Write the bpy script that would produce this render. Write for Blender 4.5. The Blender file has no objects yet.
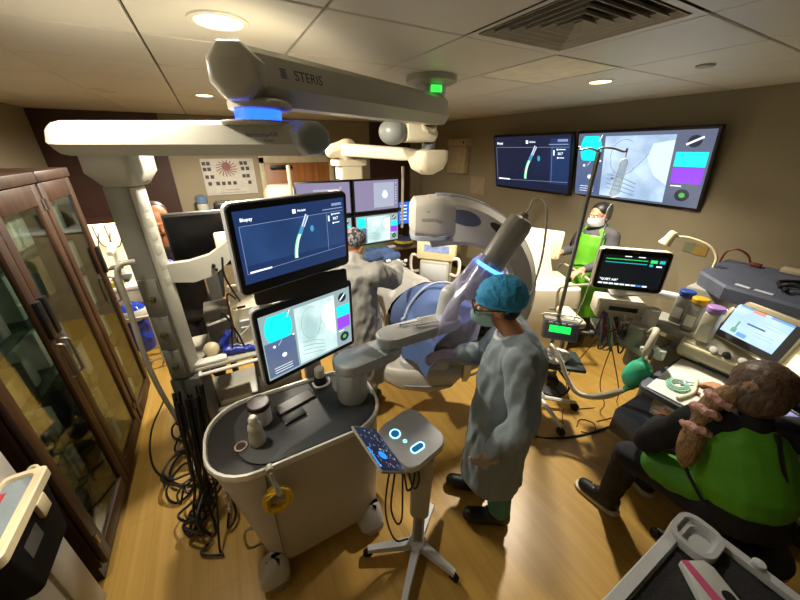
import bpy, bmesh, math, random
from mathutils import Matrix, Vector, noise
random.seed(7)
S = bpy.context.scene
COL = S.collection
PI = math.pi
R = math.radians

# ------------------------------------------------------------------ materials
def lin(h):
    h = h.lstrip('#')
    o = []
    for i in (0, 2, 4):
        v = int(h[i:i+2], 16) / 255
        o.append(v / 12.92 if v <= .04045 else ((v + .055) / 1.055) ** 2.4)
    return (*o, 1)

MATS = {}
def mat(name, col='#808080', rough=.5, metal=0., var=.10, scale=9., bump=0., bscale=60., trans=0., alpha=1., sss=0., coat=0., spec=.5):
    if name in MATS: return MATS[name]
    m = bpy.data.materials.new(name); m.use_nodes = True
    nt = m.node_tree; b = nt.nodes['Principled BSDF']
    c = lin(col)
    tc = nt.nodes.new('ShaderNodeTexCoord')
    nz = nt.nodes.new('ShaderNodeTexNoise'); nz.inputs['Scale'].default_value = scale; nz.inputs['Detail'].default_value = 4
    nt.links.new(tc.outputs['Object'], nz.inputs['Vector'])
    rp = nt.nodes.new('ShaderNodeValToRGB')
    rp.color_ramp.elements[0].position = .3; rp.color_ramp.elements[1].position = .7
    rp.color_ramp.elements[0].color = (*[x * (1 - var) for x in c[:3]], 1)
    rp.color_ramp.elements[1].color = (*[min(1, x * (1 + var)) for x in c[:3]], 1)
    nt.links.new(nz.outputs['Fac'], rp.inputs['Fac'])
    nt.links.new(rp.outputs['Color'], b.inputs['Base Color'])
    b.inputs['Roughness'].default_value = rough; b.inputs['Metallic'].default_value = metal
    b.inputs['Transmission Weight'].default_value = trans
    b.inputs['Alpha'].default_value = alpha
    b.inputs['Coat Weight'].default_value = coat
    b.inputs['Specular IOR Level'].default_value = spec
    if sss: b.inputs['Subsurface Weight'].default_value = sss
    if bump:
        n2 = nt.nodes.new('ShaderNodeTexNoise'); n2.inputs['Scale'].default_value = bscale; n2.inputs['Detail'].default_value = 3
        nt.links.new(tc.outputs['Object'], n2.inputs['Vector'])
        bp = nt.nodes.new('ShaderNodeBump'); bp.inputs['Strength'].default_value = bump; bp.inputs['Distance'].default_value = .01
        nt.links.new(n2.outputs['Fac'], bp.inputs['Height']); nt.links.new(bp.outputs['Normal'], b.inputs['Normal'])
    MATS[name] = m
    return m

def emit(name, col, strength=1., var=0., scale=12., col2=None):
    if name in MATS: return MATS[name]
    m = bpy.data.materials.new(name); m.use_nodes = True
    nt = m.node_tree; b = nt.nodes['Principled BSDF']
    b.inputs['Base Color'].default_value = (.01, .01, .01, 1); b.inputs['Roughness'].default_value = .25
    b.inputs['Emission Strength'].default_value = strength
    if var or col2:
        tc = nt.nodes.new('ShaderNodeTexCoord')
        nz = nt.nodes.new('ShaderNodeTexNoise'); nz.inputs['Scale'].default_value = scale; nz.inputs['Detail'].default_value = 3
        nt.links.new(tc.outputs['Object'], nz.inputs['Vector'])
        rp = nt.nodes.new('ShaderNodeValToRGB')
        rp.color_ramp.elements[0].position = .35; rp.color_ramp.elements[1].position = .65
        c = lin(col); c2 = lin(col2) if col2 else tuple(x * (1 - var) for x in c[:3]) + (1,)
        rp.color_ramp.elements[0].color = c2; rp.color_ramp.elements[1].color = c
        nt.links.new(nz.outputs['Fac'], rp.inputs['Fac']); nt.links.new(rp.outputs['Color'], b.inputs['Emission Color'])
    else:
        b.inputs['Emission Color'].default_value = lin(col)
    MATS[name] = m
    return m

def clear(name, tint='#ffffff', rough=.05, amount=.8, gloss=.5, scale=0, bump=0, pane=False):
    """thin clear sheet: mostly see-through with a glossy reflection"""
    if name in MATS: return MATS[name]
    m = bpy.data.materials.new(name); m.use_nodes = True
    nt = m.node_tree; nt.nodes.remove(nt.nodes['Principled BSDF'])
    out = nt.nodes['Material Output']
    tr = nt.nodes.new('ShaderNodeBsdfTransparent'); tr.inputs['Color'].default_value = lin(tint)
    gl = nt.nodes.new('ShaderNodeBsdfPrincipled'); gl.inputs['Base Color'].default_value = lin(tint); gl.inputs['Roughness'].default_value = rough
    gl.inputs['Specular IOR Level'].default_value = gloss
    if pane:
        nt.nodes.remove(gl); gl = nt.nodes.new('ShaderNodeBsdfGlossy'); gl.inputs['Roughness'].default_value = rough; gl.inputs['Color'].default_value = lin(tint)
    mx = nt.nodes.new('ShaderNodeMixShader')
    fr = nt.nodes.new('ShaderNodeLayerWeight'); fr.inputs['Blend'].default_value = .35
    mp = nt.nodes.new('ShaderNodeMapRange'); mp.inputs['To Min'].default_value = 1 - amount; mp.inputs['To Max'].default_value = min(1, 1 - amount + (.16 if pane else .5))
    nt.links.new(fr.outputs['Facing'], mp.inputs['Value']); nt.links.new(mp.outputs['Result'], mx.inputs['Fac'])
    nt.links.new(tr.outputs[0], mx.inputs[1]); nt.links.new(gl.outputs[0], mx.inputs[2]); nt.links.new(mx.outputs[0], out.inputs['Surface'])
    if bump:
        tc = nt.nodes.new('ShaderNodeTexCoord'); nz = nt.nodes.new('ShaderNodeTexNoise'); nz.inputs['Scale'].default_value = scale
        nt.links.new(tc.outputs['Object'], nz.inputs['Vector'])
        bp = nt.nodes.new('ShaderNodeBump'); bp.inputs['Strength'].default_value = bump; nt.links.new(nz.outputs['Fac'], bp.inputs['Height'])
        nt.links.new(bp.outputs['Normal'], gl.inputs['Normal'])
    MATS[name] = m
    return m

# ------------------------------------------------------------------ mesh builder
def V3(*a): return Vector(a if len(a) > 1 else a[0])
def frame(o, z, x=None):
    """matrix with local z along z, local x close to x"""
    z = Vector(z).normalized()
    x = Vector(x) if x is not None else (Vector((1, 0, 0)) if abs(z.x) < .9 else Vector((0, 1, 0)))
    x = (x - z * x.dot(z)).normalized(); y = z.cross(x)
    m = Matrix((x, y, z)).transposed().to_4x4(); m.translation = Vector(o)
    return m
def place(o, rz=0, rx=0, ry=0):
    return Matrix.Translation(Vector(o)) @ Matrix.Rotation(rz, 4, 'Z') @ Matrix.Rotation(rx, 4, 'X') @ Matrix.Rotation(ry, 4, 'Y')

class MB:
    def __init__(s): s.v = []; s.f = []; s.m = []; s.mi = 0
    def mt(s, i): s.mi = i; return s
    def raw(s, vs, fs, M=None):
        n = len(s.v)
        s.v += [(M @ Vector(p)) if M else Vector(p) for p in vs]
        for f in fs: s.f.append([i + n for i in f]); s.m.append(s.mi)
        return s
    def bm(s, b, M=None):
        b.verts.index_update()
        s.raw([v.co.copy() for v in b.verts], [[v.index for v in f.verts] for f in b.faces], M); b.free(); return s
    def box(s, c, d, M=None, bev=0., seg=2, rz=0):
        b = bmesh.new(); bmesh.ops.create_cube(b, size=1)
        bmesh.ops.scale(b, vec=Vector(d), verts=b.verts)
        bev = min(bev, min(d) * .49)
        if bev > 0: bmesh.ops.bevel(b, geom=list(b.edges), offset=bev, segments=seg, affect='EDGES', profile=.5)
        L = Matrix.Translation(Vector(c)) @ Matrix.Rotation(rz, 4, 'Z')
        return s.bm(b, (M @ L) if M else L)
    def bx(s, x0, x1, y0, y1, z0, z1, M=None, bev=0., seg=2):
        return s.box(((x0+x1)/2, (y0+y1)/2, (z0+z1)/2), (abs(x1-x0), abs(y1-y0), abs(z1-z0)), M, bev, seg)
    def prism(s, poly, z0, z1, M=None, bev=0., seg=2, top=1.):
        """polygon in xy extruded from z0 to z1; bev rounds the rims"""
        n = len(poly); prof = [(1, z0), (1, z1)]
        b = bmesh.new()
        cx = sum(p[0] for p in poly)/n; cy = sum(p[1] for p in poly)/n
        lo = [b.verts.new((p[0], p[1], z0)) for p in poly]
        hi = [b.verts.new((cx+(p[0]-cx)*top, cy+(p[1]-cy)*top, z1)) for p in poly]
        fl = b.faces.new(lo[::-1]); fh = b.faces.new(hi)
        for i in range(n): b.faces.new((lo[i], lo[(i+1) % n], hi[(i+1) % n], hi[i]))
        if bev > 0:
            es = list(fl.edges) + list(fh.edges)
            bmesh.ops.bevel(b, geom=es, offset=bev, segments=seg, affect='EDGES', profile=.5)
        bmesh.ops.recalc_face_normals(b, faces=b.faces)
        return s.bm(b, M)
    def cyl(s, p0, p1, r0, r1=None, n=24, bev=0.):
        p0 = Vector(p0); p1 = Vector(p1); r1 = r0 if r1 is None else r1
        L = (p1 - p0).length
        b = bmesh.new()
        bmesh.ops.create_cone(b, cap_ends=True, segments=n, radius1=r0, radius2=r1, depth=L)
        bmesh.ops.translate(b, vec=(0, 0, L/2), verts=b.verts)
        if bev > 0:
            es = [e for e in b.edges if abs(e.verts[0].co.z - e.verts[1].co.z) < 1e-6]
            bmesh.ops.bevel(b, geom=es, offset=bev, segments=2, affect='EDGES', profile=.5)
        return s.bm(b, frame(p0, p1 - p0))
    def lathe(s, prof, M=None, n=28, caps=True):
        vs = []; fs = []
        for r, z in prof:
            for i in range(n):
                a = 2*PI*i/n; vs.append((r*math.cos(a), r*math.sin(a), z))
        for k in range(len(prof)-1):
            for i in range(n):
                j = (i+1) % n; fs.append((k*n+i, k*n+j, (k+1)*n+j, (k+1)*n+i))
        if caps:
            fs.append(tuple(range(n))[::-1]); fs.append(tuple((len(prof)-1)*n+i for i in range(n)))
        return s.raw(vs, fs, M)
    def ball(s, c, r, M=None, n=20, m=12, rot=None):
        r = (r, r, r) if isinstance(r, (int, float)) else r
        b = bmesh.new(); bmesh.ops.create_uvsphere(b, u_segments=n, v_segments=m, radius=1)
        L = Matrix.Translation(Vector(c)) @ (rot.to_4x4() if rot else Matrix.Identity(4)) @ Matrix.Diagonal((*r, 1))
        return s.bm(b, (M @ L) if M else L)
    def tube(s, pts, r, n=8, smooth=4, closed=False, M=None, cap=True):
        pts = [Vector(p) for p in pts]
        if smooth and len(pts) > 2: pts = spline(pts, smooth, closed)
        k = len(pts); rr = r if isinstance(r, (list, tuple)) else [r, r]
        vs = []; fs = []; up = None
        for i, p in enumerate(pts):
            if closed: t = pts[(i+1) % k] - pts[i-1]
            else: t = pts[min(i+1, k-1)] - pts[max(i-1, 0)]
            if t.length < 1e-9: t = Vector((0, 0, 1))
            t.normalize()
            if up is None: up = t.orthogonal().normalized()
            up = up - t * up.dot(t)
            up = up.normalized() if up.length > 1e-6 else t.orthogonal().normalized()
            sd = t.cross(up)
            u = i/(k-1) * (len(rr)-1); a = min(int(u), len(rr)-2); q = rr[a] + (rr[a+1]-rr[a])*(u-a)
            for j in range(n):
                an = 2*PI*j/n; vs.append(p + up*(q*math.cos(an)) + sd*(q*math.sin(an)))
        for i in range(k if closed else k-1):
            for j in range(n):
                a, b_ = i*n, ((i+1) % k)*n; fs.append((a+j, a+(j+1) % n, b_+(j+1) % n, b_+j))
        if cap and not closed: fs.append(tuple(range(n))[::-1]); fs.append(tuple((k-1)*n+j for j in range(n)))
        return s.raw(vs, fs, M)
    def loft(s, rings, cap=True, closed=True):
        """rings: equal-length lists of points"""
        n = len(rings[0]); vs = [p for r in rings for p in r]; fs = []
        for k in range(len(rings)-1):
            for i in range(n if closed else n-1):
                j = (i+1) % n; fs.append((k*n+i, k*n+j, (k+1)*n+j, (k+1)*n+i))
        if cap: fs.append(tuple(range(n))[::-1]); fs.append(tuple((len(rings)-1)*n+i for i in range(n)))
        return s.raw(vs, fs)
    def quad(s, x0, x1, z0, z1, y, M):
        """flat rectangle in local xz facing -y"""
        return s.raw([(x0, y, z0), (x1, y, z0), (x1, y, z1), (x0, y, z1)], [(0, 1, 2, 3)], M)
    def poly(s, pts, y, M):
        return s.raw([(p[0], y, p[1]) for p in pts], [tuple(range(len(pts)))], M)

def spline(pts, k, closed=False):
    out = []; n = len(pts)
    for i in range(n if closed else n-1):
        p0 = pts[i-1] if (closed or i > 0) else pts[0]*2 - pts[1]
        p1 = pts[i]; p2 = pts[(i+1) % n]
        p3 = pts[(i+2) % n] if (closed or i+2 < n) else p2*2 - p1
        for j in range(k):
            t = j/k
            out.append(.5*((2*p1) + (p2-p0)*t + (2*p0-5*p1+4*p2-p3)*t*t + (3*p1-p0-3*p2+p3)*t**3))
    if not closed: out.append(pts[-1])
    return out
def rrect(w, h, r, k=5, cx=0, cy=0):
    o = []
    for sx, sy, a0 in ((1, 1, 0), (-1, 1, 90), (-1, -1, 180), (1, -1, 270)):
        for i in range(k+1):
            a = R(a0 + 90*i/k); o.append((cx + sx*(w/2-r) + r*math.cos(a), cy + sy*(h/2-r) + r*math.sin(a)))
    return o
def ell(rx, ry, n=24, cx=0, cy=0): return [(cx+rx*math.cos(2*PI*i/n), cy+ry*math.sin(2*PI*i/n)) for i in range(n)]

def text_mb(body, size, M, depth=.0004, align='CENTER', mi=0, bold=0.):
    """lettering as mesh; M maps local xz plane facing -y"""
    cu = bpy.data.curves.new('t', 'FONT'); cu.body = body; cu.size = size; cu.align_x = align; cu.align_y = 'CENTER'; cu.extrude = depth; cu.offset = bold; cu.resolution_u = 3
    o = bpy.data.objects.new('t', cu); COL.objects.link(o)
    dg = bpy.context.evaluated_depsgraph_get(); me = bpy.data.meshes.new_from_object(o.evaluated_get(dg))
    mb = MB(); mb.mi = mi
    mb.raw([v.co.copy() for v in me.vertices], [list(p.vertices) for p in me.polygons], M @ Matrix.Rotation(PI/2, 4, 'X'))
    bpy.data.objects.remove(o); bpy.data.curves.remove(cu); bpy.data.meshes.remove(me)
    return mb
def merge(a, b):
    n = len(a.v); a.v += b.v; a.f += [[i+n for i in f] for f in b.f]; a.m += b.m; return a

# ------------------------------------------------------------------ objects
MW = {}
def mesh_obj(name, mb, mats, parent=None, Minv=None, angle=38):
    me = bpy.data.meshes.new(name)
    vs = [Minv @ v for v in mb.v] if Minv else mb.v
    me.from_pydata([tuple(v) for v in vs], [], mb.f)
    for m in (mats if isinstance(mats, (list, tuple)) else [mats]): me.materials.append(m)
    for p, i in zip(me.polygons, mb.m): p.material_index = i
    me.validate(); me.update()
    bb = bmesh.new(); bb.from_mesh(me); bmesh.ops.recalc_face_normals(bb, faces=bb.faces) if len(bb.faces) < 60000 else None
    bb.to_mesh(me); bb.free()
    me.shade_smooth(); me.set_sharp_from_angle(angle=R(angle))
    o = bpy.data.objects.new(name, me); COL.objects.link(o)
    if parent: o.parent = parent
    return o
def thing(name, label, cat, loc=(0, 0, 0), rz=0, group=None):
    o = bpy.data.objects.new(name, None); COL.objects.link(o); o.empty_display_size = .05
    o.location = loc; o.rotation_euler = (0, 0, rz); o['label'] = label; o['category'] = cat
    if group: o['group'] = group
    MW[o.name] = place(loc, rz)
    return o
def part(T, name, mb, mats, label=None, local=False, angle=38, kind=None):
    """a part of T (or a sub-part of a part); coordinates are world unless local"""
    M = MW[T.name]
    o = mesh_obj(name, mb, mats, T, None if local else M.inverted(), angle)
    MW[o.name] = M
    if label: o['label'] = label
    if kind: o['kind'] = kind
    return o
def solo(name, label, cat, mb, mats, loc, group=None, angle=38, kind=None, local=False):
    M = Matrix.Translation(Vector(loc))
    o = mesh_obj(name, mb, mats, None, None if local else M.inverted(), angle); o.location = loc
    MW[o.name] = M
    o['label'] = label; o['category'] = cat
    if group: o['group'] = group
    if kind: o['kind'] = kind
    return o
def struct(name, mb, mats, angle=38):
    o = mesh_obj(name, mb, mats, None, None, angle); o['kind'] = 'structure'; MW[o.name] = Matrix.Identity(4); return o
def dup(T, loc, rz, label=None, group=None):
    c = T.copy(); COL.objects.link(c); c.location = loc; c.rotation_euler = (0, 0, rz)
    if label: c['label'] = label
    if group: c['group'] = group
    for ch in list(T.children):
        d = ch.copy(); COL.objects.link(d); d.parent = c
        for g in list(ch.children):
            e = g.copy(); COL.objects.link(e); e.parent = d
    return c

def blob(shapes, voxel=.008, smooth=6, disp=None, M=None):
    """one continuous skin around overlapping limbs: ('c', p0, p1, r0, r1), ('e', centre, radii, rot)"""
    mb = MB()
    for sh in shapes:
        if sh[0] == 'c':
            p0, p1, r0, r1 = Vector(sh[1]), Vector(sh[2]), sh[3], sh[4]
            d = p1 - p0; F = frame(p0, d); L = d.length
            pr = [(r0*math.cos(a), -r0*math.sin(-a)*1. if 0 else r0*math.sin(a)) for a in [R(x) for x in (-89, -60, -30, 0)]]
            pr += [(r1*math.cos(a), L + r1*math.sin(a)) for a in [R(x) for x in (0, 30, 60, 89)]]
            mb.lathe(pr, F, n=20)
        elif sh[0] == 'e':
            mb.ball(sh[1], sh[2], rot=sh[3] if len(sh) > 3 else None, n=24, m=16)
        elif sh[0] == 'm':
            merge(mb, sh[1])
    me = bpy.data.meshes.new('b'); me.from_pydata([tuple((M @ v) if M else v) for v in mb.v], [], mb.f)
    bb = bmesh.new(); bb.from_mesh(me); bmesh.ops.recalc_face_normals(bb, faces=bb.faces); bb.to_mesh(me); bb.free()
    o = bpy.data.objects.new('b', me); COL.objects.link(o)
    md = o.modifiers.new('r', 'REMESH'); md.mode = 'VOXEL'; md.voxel_size = voxel
    if smooth:
        sm = o.modifiers.new('s', 'SMOOTH'); sm.iterations = smooth; sm.factor = .5
    dg = bpy.context.evaluated_depsgraph_get(); e = bpy.data.meshes.new_from_object(o.evaluated_get(dg))
    out = MB(); nv = [v.normal.copy() for v in e.vertices]; cv = [v.co.copy() for v in e.vertices]
    if disp: cv = [c + n*disp(c, n) for c, n in zip(cv, nv)]
    out.raw(cv, [list(p.vertices) for p in e.polygons])
    bpy.data.objects.remove(o); bpy.data.meshes.remove(me); bpy.data.meshes.remove(e)
    return out
def wrinkle(amp, sc=(9, 9, 4), seed=0):
    def f(c, n):
        q = Vector((c.x*sc[0]+seed, c.y*sc[1], c.z*sc[2]))
        a = noise.noise(q); b = noise.noise(q*2.3 + Vector((5, 3, 1)))
        return amp*((1-abs(a)*2) * .7 + b*.5)
    return f
# ------------------------------------------------------------------ camera
cam = bpy.data.cameras.new('camera'); co = bpy.data.objects.new('camera', cam); COL.objects.link(co)
co.location = (0, 0, 2.15); co.rotation_euler = (PI/2 - .4249, 0, -.4954)
cam.sensor_width = 36; cam.lens = 312/800*36; cam.shift_x = 9/800; cam.shift_y = -10.5/800; cam.clip_start = .05
S.camera = co
S.view_settings.view_transform = 'Standard'; S.view_settings.look = 'None'; S.view_settings.gamma = 1; S.view_settings.use_curve_mapping = False
S.view_settings.exposure = 0.54
S.cycles.max_bounces = 8; S.cycles.transparent_max_bounces = 24; S.cycles.caustics_reflective = False; S.cycles.caustics_refractive = False
S.cycles.sample_clamp_indirect = 4
w = bpy.data.worlds.new('world'); S.world = w; w.use_nodes = True
w.node_tree.nodes['Background'].inputs['Color'].default_value = (.02, .02, .022, 1)

# ------------------------------------------------------------------ palette
WALL = mat('wall_paint', '#8a7f66', .75, var=.04, scale=2)
CEIL = mat('ceiling_tile', '#d6d3ca', .42, var=.03, scale=3, bump=.03, bscale=160)
CGAP = mat('ceiling_gap', '#3a342a', .9)
WHITE = mat('white_plastic', '#d9d6cd', .4, var=.03)
CREAM = mat('cream_plastic', '#dcd2b6', .42, var=.04)
GREYP = mat('grey_plastic', '#a6a498', .42, var=.04)
LGREY = mat('pale_grey_plastic', '#bfc2c6', .4, var=.03)
DGREY = mat('dark_grey_plastic', '#4b4b48', .5, var=.08)
CHAR = mat('charcoal_plastic', '#2b2b2b', .5, var=.1)
BLACK = mat('black_plastic', '#101012', .38, var=.1)
RUBBER = mat('black_rubber', '#0c0c0c', .7)
STEEL = mat('steel', '#b8b6b0', .28, 1., var=.05)
DSTEEL = mat('dull_steel', '#8b8982', .4, .8, var=.06)
SLATE = mat('slate_blue_plastic', '#454b5a', .5, var=.06)
WOODD = mat('dark_wood', '#361c12', .5, var=.2, scale=5)
SKIN = mat('skin', '#b98562', .5, var=.06, sss=.05)
SKIN2 = mat('tan_skin', '#8d6246', .5, var=.06)
GLASS = clear('cabinet_glass', '#e6ece6', .04, .9, .6, pane=True)
CLEARP = clear('clear_plastic', '#f2f3ff', .15, .78, .6, 30, .5)
SCRB = mat('screen_black', '#050507', .2)

def wood_mat(name, c1, c2, scale, rough, bump=.05, axis='Y', coat=0.):
    m = bpy.data.materials.new(name); m.use_nodes = True; nt = m.node_tree; b = nt.nodes['Principled BSDF']
    tc = nt.nodes.new('ShaderNodeTexCoord'); mp = nt.nodes.new('ShaderNodeMapping')
    mp.inputs['Scale'].default_value = {'Y': (scale, scale*.06, scale), 'Z': (scale, scale, scale*.06)}[axis]
    nz = nt.nodes.new('ShaderNodeTexNoise'); nz.inputs['Scale'].default_value = 2; nz.inputs['Detail'].default_value = 6; nz.inputs['Distortion'].default_value = .6
    rp = nt.nodes.new('ShaderNodeValToRGB'); rp.color_ramp.elements[0].color = lin(c1); rp.color_ramp.elements[1].color = lin(c2)
    rp.color_ramp.elements[0].position = .35; rp.color_ramp.elements[1].position = .68
    nt.links.new(tc.outputs['Object'], mp.inputs[0]); nt.links.new(mp.outputs[0], nz.inputs['Vector']); nt.links.new(nz.outputs['Fac'], rp.inputs['Fac'])
    nt.links.new(rp.outputs[0], b.inputs['Base Color']); b.inputs['Roughness'].default_value = rough; b.inputs['Coat Weight'].default_value = coat; b.inputs['Coat Roughness'].default_value = .25
    bp = nt.nodes.new('ShaderNodeBump'); bp.inputs['Strength'].default_value = bump; bp.inputs['Distance'].default_value = .004
    nt.links.new(nz.outputs['Fac'], bp.inputs['Height']); nt.links.new(bp.outputs[0], b.inputs['Normal'])
    return m
FLOORM = wood_mat('floor_vinyl_wood', '#b08a40', '#bf994e', 9, .36, .04)
# plank seams
nt = FLOORM.node_tree; b = nt.nodes['Principled BSDF']; rp = b.inputs['Base Color'].links[0].from_node
tc = nt.nodes.new('ShaderNodeTexCoord'); mp = nt.nodes.new('ShaderNodeMapping'); mp.inputs['Rotation'].default_value = (0, 0, PI/2)
bk = nt.nodes.new('ShaderNodeTexBrick'); bk.inputs['Scale'].default_value = 1; bk.inputs['Brick Width'].default_value = 1.2; bk.inputs['Row Height'].default_value = .15
bk.inputs['Mortar Size'].default_value = .0012; bk.inputs['Color1'].default_value = (1, 1, 1, 1); bk.inputs['Color2'].default_value = (.90, .90, .90, 1); bk.inputs['Mortar'].default_value = (.7, .66, .6, 1)
mx = nt.nodes.new('ShaderNodeMix'); mx.data_type = 'RGBA'; mx.blend_type = 'MULTIPLY'; mx.inputs['Factor'].default_value = 1
nt.links.new(tc.outputs['Object'], mp.inputs[0]); nt.links.new(mp.outputs[0], bk.inputs['Vector'])
nt.links.new(rp.outputs[0], mx.inputs['A']); nt.links.new(bk.outputs['Color'], mx.inputs['B']); nt.links.new(mx.outputs['Result'], b.inputs['Base Color'])
CABW = wood_mat('cabinet_wood', '#2a1709', '#472a12', 14, .5, .04, 'Z')
DOORW = wood_mat('door_wood', '#7d4a1c', '#96602a', 10, .45, .04, 'Z')

# ------------------------------------------------------------------ shell
CZ_ = 2.587
X0, X1, Y0, Y1 = -1.8, 3.9, -2.4, 5.8
struct('floor', MB().bx(X0-.1, X1+.1, Y0-.1, Y1+.1, -.1, 0), FLOORM)
struct('wall_back', MB().bx(X0-.1, X1+.1, Y1, Y1+.12, 0, CZ_+.1), WALL)
struct('wall_right', MB().bx(X1, X1+.12, Y0, Y1, 0, CZ_+.1), WALL)
struct('wall_left', MB().bx(X0-.12, X0, 1.36, Y1, 0, CZ_+.1), WALL)
struct('wall_left_front', MB().bx(X0-.12, -.93, Y0, 1.36, 0, CZ_+.1), mat('wall_paint_grey', '#a09a8b', .7, var=.04, scale=2))
struct('wall_front', MB().bx(X0-.1, X1+.1, Y0-.12, Y0, 0, CZ_+.1), WALL)
struct('baseboard_right', MB().bx(X1-.015, X1, Y0, Y1, 0, .1, bev=.004), CHAR)
struct('baseboard_back', MB().bx(-.48, X1-.02, Y1-.015, Y1, 0, .1, bev=.004), CHAR)
struct('trim_1', MB().bx(-.95, -.922, 1.30, 1.45, .0, 2.58, bev=.004), mat('corner_guard', '#b9b7b0', .45))
struct('trim_2', MB().bx(X0+.002, -.5, Y1-.03, Y1-.001, 0, CZ_-.001), WOODD)
struct('trim_3', MB().bx(2.68, 3.55, Y1-.03, Y1-.001, .1, CZ_-.001), WOODD)
# ceiling: lay-in tiles with dark reveals
cb = MB(); g = .6096
cb.mt(1).bx(X0-.1, X1+.1, Y0-.1, Y1+.1, CZ_+.02, CZ_+.12)
cb.mt(0)
ox, oy = .4555 - 6*g, .7037 - 8*g
VENT = (1, 0); LITP = (2, 1)
for i in range(-1, 12):
    for j in range(-1, 20):
        x0 = ox + i*g; y0 = oy + j*g
        if (i-6, j-8) in (VENT, LITP): continue
        a, b_ = max(x0, X0), min(x0+g, X1); c, d = max(y0, Y0), min(y0+g, Y1)
        if b_-a < .03 or d-c < .03: continue
        cb.bx(a+.005, b_-.005, c+.005, d-.005, CZ_, CZ_+.025, bev=.004, seg=1)
struct('ceiling', cb, [CEIL, CGAP])
# door in the back wall
struct('door_1', MB().bx(.78, 1.86, Y1-.045, Y1-.002, .005, 1.93, bev=.004), DOORW)
D1 = bpy.data.objects['door_1']
part(D1, 'door_closer', MB().bx(.86, 1.2, Y1-.11, Y1-.046, 1.84, 1.9, bev=.01), BLACK)
part(D1, 'door_lever', MB().cyl((.88, Y1-.045, 1.0), (.88, Y1-.1, 1.0), .012).cyl((.88, Y1-.1, 1.0), (1.0, Y1-.1, 1.0), .01), STEEL)
fr = MB(); fr.bx(.7, .78, Y1-.06, Y1-.001, 0, 2.02, bev=.004).bx(1.86, 1.94, Y1-.06, Y1-.001, 0, 2.02, bev=.004).bx(.7, 1.94, Y1-.06, Y1-.001, 1.93, 2.04, bev=.004)
struct('trim_4', fr, mat('door_frame_paint', '#b3a586', .5))

# ------------------------------------------------------------------ ceiling fixtures
vx, vy = ox + 7*g, oy + 8*g
T = thing('air_vent', 'square louvred ceiling air diffuser with nested pale frames', 'vent', (vx+g/2, vy+g/2, CZ_))
vb = MB(); cx, cy = vx+g/2, vy+g/2
def ringframe(mb, h0, h1, z0, z1):
    """sloped square ring: half sizes h0 at z0 (outer/lower) to h1 at z1"""
    t = .0035
    ring = []
    for h, z in ((h0, z0), (h1, z1), (h1-t, z1), (h0-t, z0)):
        ring.append([(cx-h, cy-h, z), (cx+h, cy-h, z), (cx+h, cy+h, z), (cx-h, cy+h, z)])
    mb.loft(ring + [ring[0]], cap=False)
part(T, 'duct', MB().bx(cx-.28, cx+.28, cy-.28, cy+.28, CZ_+.075, CZ_+.09), mat('vent_dark', '#0b0a09', .9))
fb = MB()
ringframe(fb, .302, .27, CZ_-.001, CZ_+.004)
part(T, 'frame', fb, CEIL)
for k in range(6):
    lb = MB(); h = .262 - k*.042
    ringframe(lb, h, h-.034, CZ_+.0, CZ_+.042)
    part(T, 'louvre', lb, mat('vent_white', '#b3ad9d', .6))
lx, ly = ox + 8*g, oy + 9*g
T = thing('ceiling_panel_light', 'square flat ceiling panel, paler than the tiles round it, beyond the air vent', 'ceiling light', (lx+g/2, ly+g/2, CZ_))
part(T, 'panel', MB().bx(lx+.006, lx+g-.006, ly+.006, ly+g-.006, CZ_+.003, CZ_+.02), mat('diffuser_off', '#e2dccb', .6))
part(T, 'frame', MB().bx(lx+.004, lx+g-.004, ly+.004, ly+.02, CZ_-.001, CZ_+.012).bx(lx+.004, lx+g-.004, ly+g-.02, ly+g-.004, CZ_-.001, CZ_+.012).bx(lx+.004, lx+.02, ly+.02, ly+g-.02, CZ_-.001, CZ_+.012).bx(lx+g-.02, lx+g-.004, ly+.02, ly+g-.02, CZ_-.001, CZ_+.012), CEIL)
LAMP = emit('lamp_warm', '#ffe2a8', 9)
def downlight(x, y, lab, lit, watts=0, r=.075, size=150, blend=.7):
    T = thing('downlight', lab, 'ceiling light', (x, y, CZ_))
    part(T, 'trim_ring', MB().lathe([(r+.022, CZ_-.001), (r+.02, CZ_-.006), (r, CZ_-.008), (r-.004, CZ_-.001)], place((x, y, 0)), caps=False), WHITE)
    part(T, 'lens', MB().lathe([(.001, CZ_-.0035), (r-.003, CZ_-.0035)], place((x, y, 0)), caps=False), LAMP if lit else mat('lens_off', '#c4bba6', .4))
    if lit:
        L = bpy.data.lights.new('downlight_lamp', 'SPOT'); L.energy = watts; L.color = (1, .9, .74); L.spot_size = R(size); L.spot_blend = blend; L.shadow_soft_size = .06
        o = bpy.data.objects.new('downlight_lamp', L); COL.objects.link(o); o.location = (x, y, CZ_-.03); o.parent = T; o.matrix_parent_inverse = MW[T.name].inverted()
downlight(.135, 1.615, 'lit round ceiling downlight just above the boom arm, brightest in the room', True, 130, .085, 176, .3)
downlight(2.575, 1.615, 'small lit round ceiling downlight near the large wall screens', True, 230, .07, 128, .75)
downlight(.08, 3.68, 'small lit round ceiling downlight at the far left above the boom', True, 230, .07, 174, .4)
downlight(-.475, 1.615, 'lit round ceiling downlight left of the boom, over the glass cabinets', True, 42, .075, 172, .4)
downlight(-.64, 3.77, 'unlit round ceiling downlight in front of the dark wood panel', False)
T = solo('sprinkler_cover', 'small dark-edged round sprinkler cover on the ceiling at the right', 'sprinkler', MB().lathe([(.001, CZ_-.012), (.04, CZ_-.012), (.045, CZ_-.008), (.045, CZ_-.001)], place((2.62, 1.045, 0))), mat('sprinkler', '#9b937f', .4), (2.62, 1.045, CZ_))
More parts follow.
